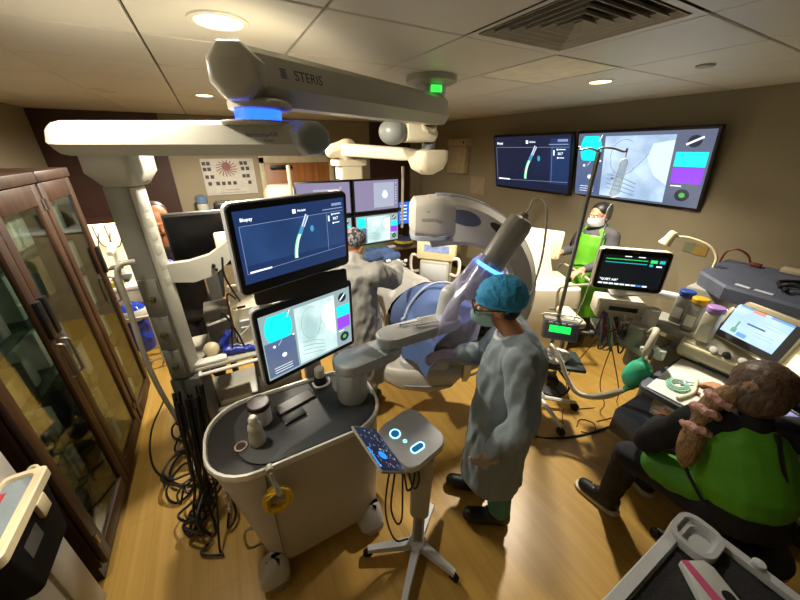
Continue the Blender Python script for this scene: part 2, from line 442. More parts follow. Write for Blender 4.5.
# ------------------------------------------------------------------ glass-fronted cabinets along the left wall
CX = -.9      # door faces
def cabinet(y0, y1, doors, lab, handle_side):
    T = thing('glass_cabinet', lab, 'cabinet', (CX-.25, (y0+y1)/2, 0), 0, 'tall glass-fronted cabinets')
    xb = CX - .5; zt = 1.97; t = .03
    b = MB(); b.bx(xb, CX-.03, y0, y0+t, .1, zt).bx(xb, CX-.03, y1-t, y1, .1, zt).bx(xb, CX-.03, y0+t, y1-t, zt-t, zt).bx(xb, CX-.03, y0+t, y1-t, .1, .1+t)
    part(T, 'carcass', b, CABW)
    part(T, 'back_panel', MB().bx(xb, xb+.012, y0+t, y1-t, .1+t, zt-t), mat('cabinet_lining', '#c9c3b2', .6))
    part(T, 'plinth', MB().bx(xb+.02, CX-.05, y0+.005, y1-.005, 0, .1), BLACK)
    part(T, 'crown', MB().bx(xb, CX+.012, y0-.004, y1+.004, zt, zt+.06, bev=.008), CABW)
    for z in (.42, .72, 1.02, 1.32, 1.62):
        part(T, 'shelf', MB().bx(xb+.013, CX-.05, y0+t, y1-t, z, z+.012), clear('shelf_glass', '#d6e2da', .05, .8, .6, pane=True))
    for k, (a, c) in enumerate(doors):
        d = MB(); s = .065; z0, z1 = .115, zt-.006; x0, x1 = CX-.026, CX
        d.bx(x0, x1, a, a+s, z0, z1, bev=.003).bx(x0, x1, c-s, c, z0, z1, bev=.003)
        d.bx(x0, x1, a+s, c-s, z1-.11, z1, bev=.003).bx(x0, x1, a+s, c-s, z0, z0+.1, bev=.003)
        D = part(T, 'door', d, CABW)
        part(D, 'glass_pane', MB().bx(CX-.016, CX-.012, a+s, c-s, z0+.1, z1-.11), GLASS)
        hy = c-.032 if handle_side[k] else a+.032
        hb = MB().tube([(CX, hy, .99), (CX+.03, hy, 1.0), (CX+.034, hy, 1.04), (CX+.034, hy, 1.16), (CX+.03, hy, 1.2), (CX, hy, 1.21)], .008, 8, 3)
        part(D, 'handle', hb, DSTEEL)
        part(D, 'lock_plate', MB().bx(CX, CX+.022, hy-.022, hy+.022, 1.25, 1.46, bev=.006), BLACK)
        oy = a+.012 if handle_side[k] else c-.012
        for z in (.3, 1.85):
            part(D, 'hinge', MB().cyl((CX+.004, oy, z-.03), (CX+.004, oy, z+.03), .006, n=10), STEEL)
    return T
cabinet(1.54, 2.62, [(1.545, 2.078), (2.082, 2.615)], 'nearest tall brown wood cabinet with two glass doors, beside the black bin', [1, 0])
cabinet(2.64, 3.16, [(2.645, 3.155)], 'narrow brown wood cabinet with one glass door, beyond the two-door cabinet', [1])
# packets on the shelves
PK = [mat('packet_white', '#e2e4de', .4), mat('packet_green', '#b2c6ba', .45), mat('packet_tan', '#cbb48a', .5), mat('packet_blue', '#8aa0c8', .45), mat('packet_dark', '#4a5454', .5), mat('packet_clear', '#d3d8d4', .25)]
random.seed(3)
for z, nm in ((.13, 'bottom'), (.432, 'second'), (.732, 'third'), (1.032, 'fourth'), (1.332, 'fifth'), (1.632, 'top')):
    for (a, c, wh) in ((1.6, 2.04, 'behind the two-door cabinet\'s near door'), (2.14, 2.56, 'behind the two-door cabinet\'s far door'), (2.72, 3.1, 'in the one-door cabinet')):
        y = a
        while y < c - .05:
            wd = random.uniform(.03, .085); h = random.uniform(.13, .25); dp = random.uniform(.2, .32); k = random.randrange(6)
            m = MB(); M = place((CX-.1-dp/2, y+wd/2, z+.0005), 0, R(random.uniform(-3, 3)) if 0 else 0)
            m.box((0, 0, h/2), (dp, wd*.92, h), M, .006)
            o = solo('supply_packet', 'sterile packet on the %s shelf %s' % (nm, wh), 'packet', m, PK[k], (CX-.1-dp/2, y+wd/2, z), 'packets on the %s shelf %s' % (nm, wh))
            y += wd + random.uniform(.002, .03)

# ------------------------------------------------------------------ bin on the wall
T = thing('waste_bin', 'black waste bin with a cream rimmed lid at the bottom left edge', 'bin', (-.87, 1.2, .71))
def rect_ring(x0, x1, y0, y1, z, r=.025): return [(p[0], p[1], z) for p in rrect(x1-x0, y1-y0, r, 4, (x0+x1)/2, (y0+y1)/2)]
part(T, 'bin_body', MB().loft([rect_ring(-.928, -.82, 1.09, 1.35, .71), rect_ring(-.928, -.812, 1.05, 1.38, .96)]), mat('bin_black', '#070708', .7, spec=.2))
lm = MB().loft([rect_ring(-.929, -.81, 1.04, 1.39, .955), rect_ring(-.929, -.80, 1.03, 1.40, .965), rect_ring(-.929, -.80, 1.03, 1.40, 1.0), rect_ring(-.927, -.806, 1.036, 1.394, 1.006), rect_ring(-.918, -.828, 1.06, 1.375, 1.006), rect_ring(-.915, -.831, 1.065, 1.37, .996)], cap=False)
part(T, 'lid_rim', lm, mat('bin_lid_cream', '#cdbf9e', .45))
part(T, 'lid_window', MB().bx(-.919, -.826, 1.058, 1.377, .992, .997), mat('bin_window', '#7e8a90', .12))
part(T, 'lid_label', MB().bx(-.912, -.893, 1.15, 1.32, .9972, .998), mat('bin_red', '#a03038', .5))
part(T, 'lid_latch', MB().bx(-.815, -.796, 1.24, 1.30, .89, .966, bev=.006), mat('bin_lid_cream', '#cdbf9e'))
part(T, 'hinge_loop', MB().tube([(-.87, 1.40, .985), (-.86, 1.415, .995), (-.845, 1.415, .995), (-.835, 1.40, .985)], .007, 8, 4), mat('bin_lid_cream', '#cdbf9e'))
part(T, 'printed_text', MB().bx(-.8175, -.8135, 1.13, 1.22, .84, .91), mat('bin_print', '#4a4a4a', .5))

# ------------------------------------------------------------------ ceiling boom
BM = mat('boom_paint', '#a5a397', .32, var=.03); BMD = mat('boom_grey', '#75756c', .42, var=.05); BMC = mat('boom_cap', '#8b9494', .35, var=.05)
E1 = V3(.165, 1.43, 2.385); E2 = V3(1.44, 2.02, 2.385)
J = V3(.215, 1.45, 0)
T = thing('ceiling_boom', 'pale jointed ceiling boom with lettered arms, blue light ring and socket column at the left', 'boom', (E2.x, E2.y, CZ_))
BOOM = T
ax = (E2-E1); ax.z = 0; L = ax.length; ax.normalize(); sx = V3(ax.y, -ax.x, 0)    # sx: towards the camera-right side
def oct_ring(o, d, w, h, ch, up=V3(0, 0, 1)):
    s = V3(d.y, -d.x, 0).normalized(); pts = []
    for a, b_ in ((w*.5, h), (w*.74, h*.76), (w, -h*.35), (w*.58, -h), (-w*.58, -h), (-w, -h*.35), (-w*.74, h*.76), (-w*.5, h)):
        pts.append(o + s*a + up*b_)
    return pts
def arm(a, b_, w, h, ch, ends=(.06, .05)):
    d = (b_-a); d.normalize()
    return MB().loft([oct_ring(a - d*ends[0], d, w*.55, h*.6, ch*.6), oct_ring(a - d*ends[0]*.55, d, w*.85, h*.88, ch*.8), oct_ring(a, d, w, h, ch), oct_ring(b_, d, w, h, ch), oct_ring(b_ + d*ends[1]*.6, d, w*.9, h*.9, ch*.9), oct_ring(b_ + d*ends[1], d, w*.6, h*.62, ch*.6)])
part(T, 'upper_arm', arm(E1, E2, .085, .088, .035, (.085, .1)), BM, angle=25)
UA = [c for c in T.children if c.name.startswith('upper_arm')][0]
# ribbed grey end cap
M = frame(E1 - ax*.02 + sx*.02, -ax*.72 + sx*.69, V3(0, 0, 1).cross(-ax)); cp = MB().prism([(.098*math.cos(R(22.5+45*k)), .098*math.sin(R(22.5+45*k))) for k in range(8)], -.04, .085, M, .022, 3, top=.9)
for k in range(6): cp.bx(-.034, .034, -.034+k*.0125, -.030+k*.0125, .084, .087, M)
part(T, 'end_cap', cp, BM)
# lettering on the camera-facing side
def side_frame(o, d, s):   # local x along d, local z up, faces -y = s
    m = Matrix((d, -s, V3(0, 0, 1))).transposed().to_4x4(); m.translation = o; return m
dU = (E2-E1).normalized()
sU = sx if sx.dot(V3(0, 0, 2.15)-E1) > 0 or True else -sx
TX = mat('boom_lettering', '#2f3038', .5)
ff = side_frame(E1 + dU*.245 + sx*(.085 - .0221*(.018+.0308)/.0977 + .0004) + V3(0, 0, .018), ax, sx) @ Matrix.Rotation(-math.atan2(.0221, .0977), 4, 'X')
part(UA, 'lettering', text_mb('STERIS', .05, ff), TX)
lg = MB()
for k in range(4): lg.quad(-.135, -.108, -.016+k*.009, -.010+k*.009, -.0006, ff)
part(UA, 'logo', lg, mat('logo_blue', '#5a628c', .5))
# joint, light ring, lower arm
part(T, 'joint', MB().lathe([(.07, 2.32), (.105, 2.315), (.115, 2.305), (.115, 2.285), (.108, 2.28)], place((J.x, J.y, 0))), BM)
part(T, 'light_ring', MB().lathe([(.075, 2.283), (.083, 2.28), (.083, 2.248), (.075, 2.245)], place((J.x-.015, J.y-.02, 0))), emit('ring_blue', '#1238ff', 5.5))
A2 = V3(.36, 1.40, 2.185); B2 = V3(-.45, 1.83, 2.185)
dL = (A2-B2).normalized(); sL = V3(dL.y, -dL.x, 0)
part(T, 'lower_arm', arm(B2, A2, .095, .062, .03, (.08, .02)), BM, angle=25)
LA = [c for c in T.children if c.name.startswith('lower_arm')][0]
M = frame(A2 + dL*.0 + sL*.01, dL*.7 + sL*.7, V3(0, 0, 1).cross(dL)); part(T, 'lower_end_cap', MB().prism([(.088*math.cos(R(22.5+45*k)), .072*math.sin(R(22.5+45*k))) for k in range(8)], -.02, .085, M, .02, 3, top=.86), BMC)
part(T, 'cap_over_joint', MB().lathe([(.12, 2.245), (.13, 2.243), (.13, 2.238), (.12, 2.23)], place((J.x-.02, J.y, 0))), BM)
f2 = side_frame(A2 - dL*.14 + sL*(.095 - .0247*(.012+.0217)/.0688 + .0004) + V3(0, 0, .012), dL, sL) @ Matrix.Rotation(-math.atan2(.0247, .0688), 4, 'X')
part(LA, 'lettering', merge(text_mb('harmonyAIR', .024, f2), text_mb('M-SERIES', .010, f2 @ Matrix.Translation((.025, 0, -.022)))), mat('boom_lettering_blue', '#4a4f78', .5))
# column
CP = V3(-.35, 1.90, 0)
cr = R(-20)
CM = place(CP, cr)
hd = MB().loft([[CM @ V3(p[0], p[1], z) for p in rrect(w_, d_, .03, 4)] for z, w_, d_ in ((2.13, .20, .22), (2.055, .20, .22), (2.0, .14, .15), (1.995, .12, .14))])
part(T, 'column_head', hd, BM)
part(T, 'column', MB().bx(-.07, .034, -.07, .07, .93, 1.998, CM, .012), BMD)
COLM = [c for c in T.children if c.name.startswith('column') and 'head' not in c.name][0]
part(T, 'socket_strip', MB().bx(.033, .046, -.062, .05, .96, 1.99, CM, .006), GREYP)
SK = mat('socket_detail', '#55554f', .5)
for z in (1.9, 1.83, 1.76, 1.69, 1.61, 1.52):
    part(T, 'socket', MB().bx(.0455, .048, -.03, .02, z-.026, z+.022, CM, .001).bx(.0475, .0485, -.012, -.006, z-.012, z+.01, CM).bx(.0475, .0485, .0, .006, z-.012, z+.01, CM), GREYP)
for z in (1.46, 1.25, 1.04):
    part(T, 'gas_panel', MB().bx(-.06, .026, -.078, -.069, z-.095, z+.095, CM, .004), BMD)
    part(T, 'gas_outlet', MB().cyl(CM @ V3(-.015, -.078, z-.01), CM @ V3(-.015, -.096, z-.01), .017, n=18, bev=.003).cyl(CM @ V3(-.015, -.096, z-.01), CM @ V3(-.015, -.104, z-.01), .008, n=12), mat('brass', '#5f5636', .35, .8))
part(T, 'handle_tube', MB().tube([CM @ V3(-.02, -.1, 1.66), CM @ V3(-.06, -.14, 1.66), CM @ V3(-.08, -.15, 1.6), CM @ V3(-.085, -.15, 1.45), CM @ V3(-.1, -.15, 1.1), CM @ V3(-.09, -.13, .8), CM @ V3(-.06, -.1, .55), CM @ V3(0, -.06, .5)], .013, 10, 5), mat('handle_grey', '#a9a698', .35))
# ceiling mount of the boom, green light ring
MT = V3(1.42, 2.06, 0)
part(T, 'ceiling_mount', MB().lathe([(.17, CZ_-.001), (.17, CZ_-.035), (.13, CZ_-.05), (.1, CZ_-.055)], place(MT)), BM)
part(T, 'green_lamp', MB().loft([[MT + V3(r*math.cos(R(a)), r*math.sin(R(a)), z) for r, z in ((.099, CZ_-.06), (.104, CZ_-.062), (.104, CZ_-.1), (.099, CZ_-.102))] for a in range(-125, -79, 9)]), emit('ring_green', '#30e040', 1.3))
part(T, 'mount_collar', MB().lathe([(.095, CZ_-.05), (.1, CZ_-.054), (.1, CZ_-.105), (.09, CZ_-.115)], place(MT)), LGREY)
# second suspension: monitor boom
# shelves
SH = mat('shelf_grey', '#a3a093', .4)
part(T, 'instrument_shelf', MB().bx(-.38, .30, 1.86, 2.28, .93, .955, bev=.008), SH)
part(T, 'shelf_rail', MB().tube([(-.3, 1.835, .925), (.3, 1.835, .925)], .012, 10, 0).bx(-.3, -.285, 1.83, 1.87, .915, .935).bx(.285, .3, 1.83, 1.87, .915, .935), WHITE)
part(T, 'lower_shelf', MB().bx(-.38, .30, 1.88, 2.28, .56, .58, bev=.006), SH)
part(T, 'drawer_box', MB().bx(.0, .29, 1.9, 2.27, .581, .929, bev=.006), mat('drawer_grey', '#7c7a70', .45))
DB = [c for c in T.children if c.name.startswith('drawer_box')][0]
part(DB, 'drawer_front', MB().bx(.01, .28, 1.892, 1.901, .76, .92, bev=.003), mat('drawer_grey', '#7c7a70'))
part(DB, 'drawer_front', MB().bx(.01, .28, 1.892, 1.901, .59, .75, bev=.003), mat('drawer_grey', '#7c7a70'))
part(DB, 'drawer_lock', MB().cyl((.2, 1.892, .7), (.2, 1.885, .7), .01, n=12), STEEL)
part(T, 'shelf_leg', MB().bx(-.375, -.345, 1.9, 1.93, .3, .93).bx(-.375, -.345, 2.22, 2.25, .3, .93), DGREY)
part(T, 'column_foot', MB().bx(-.08, .08, -.075, .075, .3, .93, CM, .01), DGREY)
# bracket arm with swivel plate from the column to the display
PL = V3(.02, 1.99, 0)
bk = MB().loft([[V3(x, 1.92+yo, z) for z, yo in ((z0, -.02), (z1, -.02), (z1, .02), (z0, .02))] for x, z0, z1 in ((-.31, 1.5, 1.6), (-.2, 1.48, 1.6), (-.1, 1.5, 1.62), (-.02, 1.56, 1.67), (.06, 1.64, 1.74), (.12, 1.68, 1.78))])
part(T, 'display_arm', bk, BM)
part(T, 'display_arm_knob', MB().cyl((-.09, 1.9, 1.56), (-.09, 1.88, 1.56), .01, n=14).cyl((-.08, 1.9, 1.535), (-.08, 1.885, 1.535), .007, n=12), BLACK)
part(T, 'display_arm_mount', MB().bx(-.06, .06, 1.96, 2.0, 1.6, 1.72, bev=.01), CREAM)

# wide black display behind the boom, seen dark
T = thing('wide_display', 'wide black switched-off display with a thin silver top edge, behind the boom column', 'monitor', (-.15, 2.5, 1.2))
part(T, 'housing', MB().bx(-.345, .10, 2.49, 2.53, 1.36, 1.755, bev=.012), BLACK)
part(T, 'screen', MB().bx(-.33, .085, 2.487, 2.4905, 1.375, 1.74), SCRB)
part(T, 'top_edge', MB().bx(-.345, .10, 2.488, 2.532, 1.755, 1.76), STEEL)
part(T, 'stand', MB().bx(-.19, -.11, 2.53, 2.58, 1.0, 1.6, bev=.008), DGREY)
part(T, 'post', MB().cyl((-.15, 2.555, 0.04), (-.15, 2.555, 1.1), .025, n=18), DGREY)
part(T, 'foot', MB().bx(-.34, .04, 2.36, 2.72, 0, .05, bev=.015), BLACK)
# ------------------------------------------------------------------ screen pictures (flat, in the screen's own plane)
SC_NAVY = emit('screen_navy', '#1b2f56', 1.0); SC_NAVY2 = emit('screen_navy_lit', '#26426e', 1.0, scale=4, col2='#1e3358')
SC_WHITE = emit('screen_white', '#e8f0f8', 1.15); SC_GREEN = emit('screen_green', '#7fe69a', 1.1); SC_TEAL = emit('screen_teal', '#3f8fb0', 1.0)
SC_CYAN = emit('screen_cyan', '#12e0e4', 1.0); SC_PURP = emit('screen_purple', '#8a3fd6', 1.0); SC_GREY = emit('screen_grey', '#8ea3a6', .9)
SC_SLATE = emit('screen_slate', '#5d6a80', .9, scale=5, col2='#4b5d8a'); SC_XRAY = emit('screen_xray', '#d5ece9', 1.0, scale=5, col2='#9dbdbb'); SC_XDARK = emit('screen_xray_line', '#7f9c9c', .9)
SC_XHI = emit('screen_xray_bright', '#e2f5f1', 1.0); SC_DARK = emit('screen_dark', '#1c2433', 1.0); SC_LINE = emit('screen_line', '#7d8fb0', 1.0); SC_LEAF = emit('screen_leaf', '#3fae4a', 1.0)
SC_DIMN = emit('screen_dim_navy', '#151c33', 1.0)
def ribbon(mb, pts, w, y, M):
    n = len(pts)
    for i in range(n-1):
        a, b_ = V3(pts[i][0], 0, pts[i][1]), V3(pts[i+1][0], 0, pts[i+1][1]); d = (b_-a).normalized(); q = V3(-d.z, 0, d.x)*w/2
        mb.raw([(a-q), (b_-d*-.0005-q), (b_-d*-.0005+q), (a+q)], [(0, 1, 2, 3)], M @ Matrix.Translation((0, y, 0)))
def disc(mb, x, z, r, y, M, n=28, rx=None): mb.poly([((rx or r)*math.cos(2*PI*i/n)+x, r*math.sin(2*PI*i/n)+z) for i in range(n)], y, M)
def nav_picture(T, M, W, H, dim=False):
    mb = MB(); X = lambda u: (u-.5)*W; Zz = lambda v: (.5-v)*H
    mats = [SC_DIMN if dim else SC_NAVY, SC_NAVY2 if not dim else SC_NAVY, SC_WHITE, SC_GREEN, SC_TEAL, SC_LINE]
    mb.mt(0).quad(X(0), X(1), Zz(1), Zz(0), 0, M)
    mb.mt(1).quad(X(.03), X(.985), Zz(.74), Zz(.2), -.0003, M) if not dim else mb.mt(1).quad(X(.78), X(1), Zz(.85), Zz(.05), -.0003, M)
    mb.mt(5)
    for a in ([(.03, .2), (.99, .2)], [(.03, .2), (.03, .86)], [(.03, .86), (.99, .80)], [(.8, .2), (.8, .82)]): ribbon(mb, [(X(p[0]), Zz(p[1])) for p in a], W*.0035, -.0006, M)
    body = [(.46, .80), (.463, .72), (.475, .62), (.492, .53), (.515, .45)]
    mb.mt(3); ribbon(mb, [(X(u), Zz(v)) for u, v in spline2(body)], W*.032, -.0008, M)
    mb.mt(2); ribbon(mb, [(X(u+.004), Zz(v)) for u, v in spline2(body)], W*.014, -.0010, M)
    mb.mt(4); ribbon(mb, [(X(.515), Zz(.46)), (X(.55), Zz(.34))], W*.036, -.0008, M); disc(mb, X(.64), Zz(.4), H*.05, -.0006, M, rx=W*.018)
    mb.mt(5); ribbon(mb, [(X(.55), Zz(.35)), (X(.6), Zz(.18))], W*.034, -.0008, M)
    mb.mt(2); ribbon(mb, [(X(.545), Zz(.34)), (X(.59), Zz(.17))], W*.005, -.001, M); ribbon(mb, [(X(.565), Zz(.35)), (X(.612), Zz(.2))], W*.005, -.001, M)
    merge(mb, text_mb('Biopsy', H*.062, M @ Matrix.Translation((X(.09), -.001, Zz(.12))), .0001, mi=2, bold=.0008*W))
    mb.quad(X(.47), X(.5), Zz(.135), Zz(.075), -.0008, M)
    merge(mb, text_mb('Nodule', H*.045, M @ Matrix.Translation((X(.555), -.001, Zz(.105))), .0001, mi=2, bold=.0004*W))
    mb.mt(5).quad(X(.76), X(.98), Zz(.16), Zz(.145), -.0008, M)
    mb.quad(X(.86), X(.97), Zz(.11), Zz(.07), -.0008, M)
    mb.mt(2)
    merge(mb, text_mb('30.7', H*.06, M @ Matrix.Translation((X(.895), -.001, Zz(.31))), .0001, mi=2, bold=.0006*W))
    mb.quad(X(.815), X(.83), Zz(.34), Zz(.25), -.0008, M); disc(mb, X(.86), Zz(.24), H*.016, -.0008, M); mb.quad(X(.875), X(.95), Zz(.245), Zz(.232), -.0008, M)
    disc(mb, X(.87), Zz(.38), H*.016, -.0008, M); mb.quad(X(.885), X(.94), Zz(.385), Zz(.372), -.0008, M)
    mb.quad(X(.05), X(.23), Zz(.855), Zz(.83), -.0009, M)
    return part(T, 'screen', mb, mats)
def spline2(p): return [(q.x, q.y) for q in spline([Vector((a, b_, 0)) for a, b_ in p], 3)]
def fluoro_picture(T, M, W, H, left=.34, right=.80, cool=False):
    mb = MB(); X = lambda u: (u-.5)*W; Zz = lambda v: (.5-v)*H
    mats = [SC_GREY, SC_SLATE, SC_CYAN, SC_XRAY, SC_XDARK, SC_XHI, SC_PURP, SC_WHITE, SC_DARK, SC_LEAF]
    if cool: mats[0] = emit('screen_grey_cool', '#59627a', .9); mats[3] = emit('screen_xray_cool', '#bcd3ea', 1.0, scale=4, col2='#93abc6'); mats[4] = emit('screen_xray_line_cool', '#6f86a2', .9); mats[5] = emit('screen_xray_bright_cool', '#c8def2', 1.0)
    mb.mt(0).quad(X(0), X(1), Zz(1), Zz(0), 0, M)
    mb.mt(1).quad(X(.01), X(left-.02), Zz(.97), Zz(.42), -.0003, M)
    cpts = [(X(left*.5) + W*left*.40*math.cos(2*PI*i/30), max(Zz(.42), min(Zz(.04), Zz(.24) + H*.27*math.sin(2*PI*i/30)))) for i in range(30)]
    mb.mt(2).poly(cpts, -.0006, M)
    mb.mt(7); ribbon(mb, [(X(left*.78), Zz(.12)), (X(left*.88), Zz(.03))], W*.008, -.001, M); disc(mb, X(left*.3), Zz(.5), H*.02, -.0008, M); disc(mb, X(left*.55), Zz(.68), H*.035, -.0008, M); disc(mb, X(left*.9), Zz(.42), H*.015, -.0008, M)
    ribbon(mb, [(X(left*.55), Zz(.43)), (X(left*.42), Zz(.5))], W*.003, -.0008, M)
    for v in (.84, .88, .92): mb.quad(X(left*.2), X(left*.75), Zz(v+.008), Zz(v), -.0008, M)
    mb.mt(3).quad(X(left), X(right), Zz(.97), Zz(.05), -.0003, M)
    mb.mt(5).poly([(X(right-.002), Zz(.12)), (X(right-.14), Zz(.16)), (X(right-.17), Zz(.35)), (X(right-.1), Zz(.6)), (X(right-.002), Zz(.72))], -.0005, M)
    mb.mt(4)
    cxx, czz = X(left+.17), Zz(.36)
    ribbon(mb, [(cxx + W*.11*math.cos(a), czz + H*.26*math.sin(a)) for a in [R(60+10*i) for i in range(28)]], W*.004, -.0006, M)
    ribbon(mb, [(cxx + W*.07, czz - H*.22), (X(right-.16), Zz(.3))], W*.004, -.0006, M)
    for k in range(4): ribbon(mb, [(X(left+.05), Zz(.62+.07*k)), (X(left+.18), Zz(.66+.07*k)), (X(left+.3), Zz(.74+.06*k))], W*.006, -.0006, M)
    w0, w1 = right+.02, .985
    mb.mt(8); disc(mb, X((w0+w1)/2), Zz(.14), H*.075, -.0005, M)
    mb.mt(7); ribbon(mb, [(X(w0+.05), Zz(.18)), (X(w1-.05), Zz(.09))], W*.014, -.0008, M)
    mb.mt(2).quad(X(w0), X(w1), Zz(.46), Zz(.27), -.0005, M); mb.mt(6).quad(X(w0), X(w1), Zz(.68), Zz(.47), -.0005, M)
    mb.mt(8); disc(mb, X((w0+w1)/2), Zz(.84), H*.085, -.0005, M); mb.mt(9); disc(mb, X((w0+w1)/2), Zz(.84), H*.035, -.0008, M)
    mb.mt(7).quad(X(w0+.01), X(w0+.08), Zz(.725), Zz(.71), -.0005, M)
    return part(T, 'screen', mb, mats)
def scrM(c, yaw_deg, tilt_deg): return Matrix.Translation(Vector(c)) @ Matrix.Rotation(R(yaw_deg), 4, 'Z') @ Matrix.Rotation(R(tilt_deg), 4, 'X')

# ------------------------------------------------------------------ bronchoscopy cart with twin displays and robot arm
CW = mat('cart_shell', '#b6b4ae', .4, var=.03); CT = mat('cart_top', '#2e3032', .55, var=.08)
T = thing('robot_cart', 'large pale wheeled robot cart with two stacked displays and a jointed arm, in the foreground', 'medical cart', (.165, 1.31, 0))
cx, cy = .147, 1.315; cw, cd = .866, .49
def cart_ring(w_, d_, z, r, x=cx, y=cy): return [(p[0], p[1], z) for p in rrect(w_, d_, r, 7, x, y)]
part(T, 'cart_body', MB().loft([cart_ring(cw-.22, cd-.06, .1, .12, cx+.05), cart_ring(cw-.19, cd-.02, .13, .15, cx+.048), cart_ring(cw-.10, cd-.005, .5, .18, cx+.028), cart_ring(cw-.02, cd, .84, .2), cart_ring(cw-.02, cd, .856, .2)]), CW)
CB = [c for c in T.children if c.name.startswith('cart_body')][0]
part(T, 'rim', MB().loft([cart_ring(cw, cd+.01, .845, .21), cart_ring(cw+.008, cd+.018, .862, .21), cart_ring(cw, cd+.01, .878, .21), cart_ring(cw-.022, cd-.012, .878, .2), cart_ring(cw-.03, cd-.02, .862, .2), cart_ring(cw-.03, cd-.02, .857, .2)], cap=False), mat('cart_rim', '#e4e2d8', .3))
part(T, 'channel', MB().prism(rrect(cw-.03, cd-.022, .2, 8, cx, cy), .855, .859), BLACK)
part(T, 'worktop', MB().prism(rrect(cw-.15, cd-.05, .17, 8, cx+.058, cy-.005), .859, .868, None, .004), CT)
part(CB, 'panel_seam', MB().bx(-.055, -.052, 1.066, 1.072, .2, .83), DGREY)
part(T, 'hook', MB().cyl((-.03, 1.08, .87), (-.03, 1.05, .87), .017, n=16, bev=.004), GREYP)
part(CB, 'side_latch', MB().bx(-.243, -.225, 1.16, 1.2, .66, .7, bev=.004), STEEL)
part(CB, 'side_latch', MB().bx(-.243, -.225, 1.16, 1.2, .58, .61, bev=.004), STEEL)
part(CB, 'side_handle', MB().tube([(-.17, 1.2, .34), (-.215, 1.2, .33), (-.22, 1.2, .2), (-.15, 1.2, .18)], .007, 8, 3), STEEL)
for (x, y) in ((-.10, 1.10), (.46, 1.1), (-.10, 1.52), (.46, 1.52)):
    a = .02 if y < 1.3 else 0
    k = part(T, 'castor', MB().cyl((x-.01, y-.075, .06), (x-.01, y-.04, .06), .056, n=28, bev=.006), mat('castor_grey', '#8e8a7e', .45))
    part(k, 'castor_cover', MB().loft([[V3(x+p[0]+o, y+p[1], z) for p in rrect(w_, d_, .04, 5)] for z, w_, d_, o in ((.075, .15, .16, -.02), (.11, .15, .15, -.02), (.17, .10, .09, .0), (.2, .06, .06, .01))]), CW)
part(T, 'post', MB().bx(.26, .36, 1.555, 1.60, .5, 1.75, bev=.012), GREYP)
part(T, 'post_bracket', MB().bx(.24, .38, 1.42, 1.6, .62, .7, bev=.01), GREYP)
def display(nm, c, yw, ti, W_, H_, chin, lab):
    M = scrM(c, yw, ti); b = MB()
    m = [LGREY, BLACK]
    b.mt(0).prism([(p[0], p[1]) for p in rrect(W_, H_, .025, 5)], 0, .035, M @ Matrix.Rotation(PI/2, 4, 'X') @ Matrix.Translation((0, 0, -.04)), .006)
    D = part(T, nm, b, m, lab)
    part(D, 'bezel', MB().prism(rrect(W_-.012, H_-.012, .02, 5), -.005, .0015, M @ Matrix.Rotation(PI/2, 4, 'X')), BLACK)
    return D, M @ Matrix.Translation((0, -.0022, chin/2))
D, M = display('upper_display', (.278, 1.366, 1.785), 18.5, .8, .56, .37, .02, 'upper display showing a blue navigation picture')
nav_picture(D, M, .515, .29)
D, M = display('lower_display', (.300, 1.442, 1.275), 16, .2, .56, .43, .0, 'lower display showing an x-ray picture')
fluoro_picture(D, M @ Matrix.Translation((0, 0, -.005)), .515, .36)
part(T, 'display_yoke', MB().bx(.2, .42, 1.5, 1.56, 1.3, 1.42, bev=.01).bx(.2, .42, 1.45, 1.56, 1.68, 1.8, bev=.01), GREYP)
part(T, 'display_hinge', MB().bx(.06, .5, 1.385, 1.42, 1.5, 1.6, place((0, 0, 0)), .01), CHAR)
# robot arm
RA = mat('robot_shell', '#aeb0b0', .38, var=.03)
def link(a, b_, r0, r1, z0, z1, bev=.012):
    a = V3(a[0], a[1], 0); b_ = V3(b_[0], b_[1], 0); d = b_-a; an = math.atan2(d.y, d.x); pts = []
    for i in range(13): t = an + PI/2 + PI*i/12; pts.append((a.x + r0*math.cos(t), a.y + r0*math.sin(t)))
    for i in range(13): t = an - PI/2 + PI*i/12; pts.append((b_.x + r1*math.cos(t), b_.y + r1*math.sin(t)))
    return MB().prism(pts, z0, z1, None, bev, 3)
part(T, 'arm_column', MB().lathe([(.082, .868), (.086, .88), (.086, 1.09), (.08, 1.1)], place((.46, 1.31, 0)), 40), RA)
part(T, 'lower_link', link((.46, 1.31), (.70, 1.33), .088, .078, 1.06, 1.125), RA)
part(T, 'elbow', MB().cyl((.71, 1.33, 1.12), (.71, 1.33, 1.137), .066, n=32), GREYP)
part(T, 'upper_link', link((.71, 1.33), (1.13, 1.32), .08, .07, 1.136, 1.197), RA)
wr = blob([('c', (1.12, 1.34, 1.18), (1.13, 1.33, 1.34), .072, .068), ('c', (1.13, 1.33, 1.34), (1.2, 1.3, 1.37), .066, .06)], .008, 10)
part(T, 'wrist', wr, RA)
B0 = V3(1.215, 1.27, 1.33); B1 = V3(1.475, 1.185, 1.80); dB = (B1-B0).normalized()
part(T, 'instrument_arm', MB().lathe([(.06, 0), (.072, .01), (.075, .20), (.07, .203)], frame(B0, dB), 36), RA)
RB2 = mat('robot_drive', '#9a988f', .4, var=.03)
part(T, 'instrument_drive', MB().lathe([(.07, .222), (.075, .226), (.075, (B1-B0).length-.06), (.066, (B1-B0).length-.015), (.03, (B1-B0).length), (.022, (B1-B0).length+.02)], frame(B0, dB), 36), RB2)
part(T, 'blue_light_band', MB().lathe([(.072, .203), (.0765, .205), (.0765, .22), (.072, .222)], frame(B0, dB), 36), emit('robot_blue', '#3fa0ff', 6))
tip = B1 + dB*.02
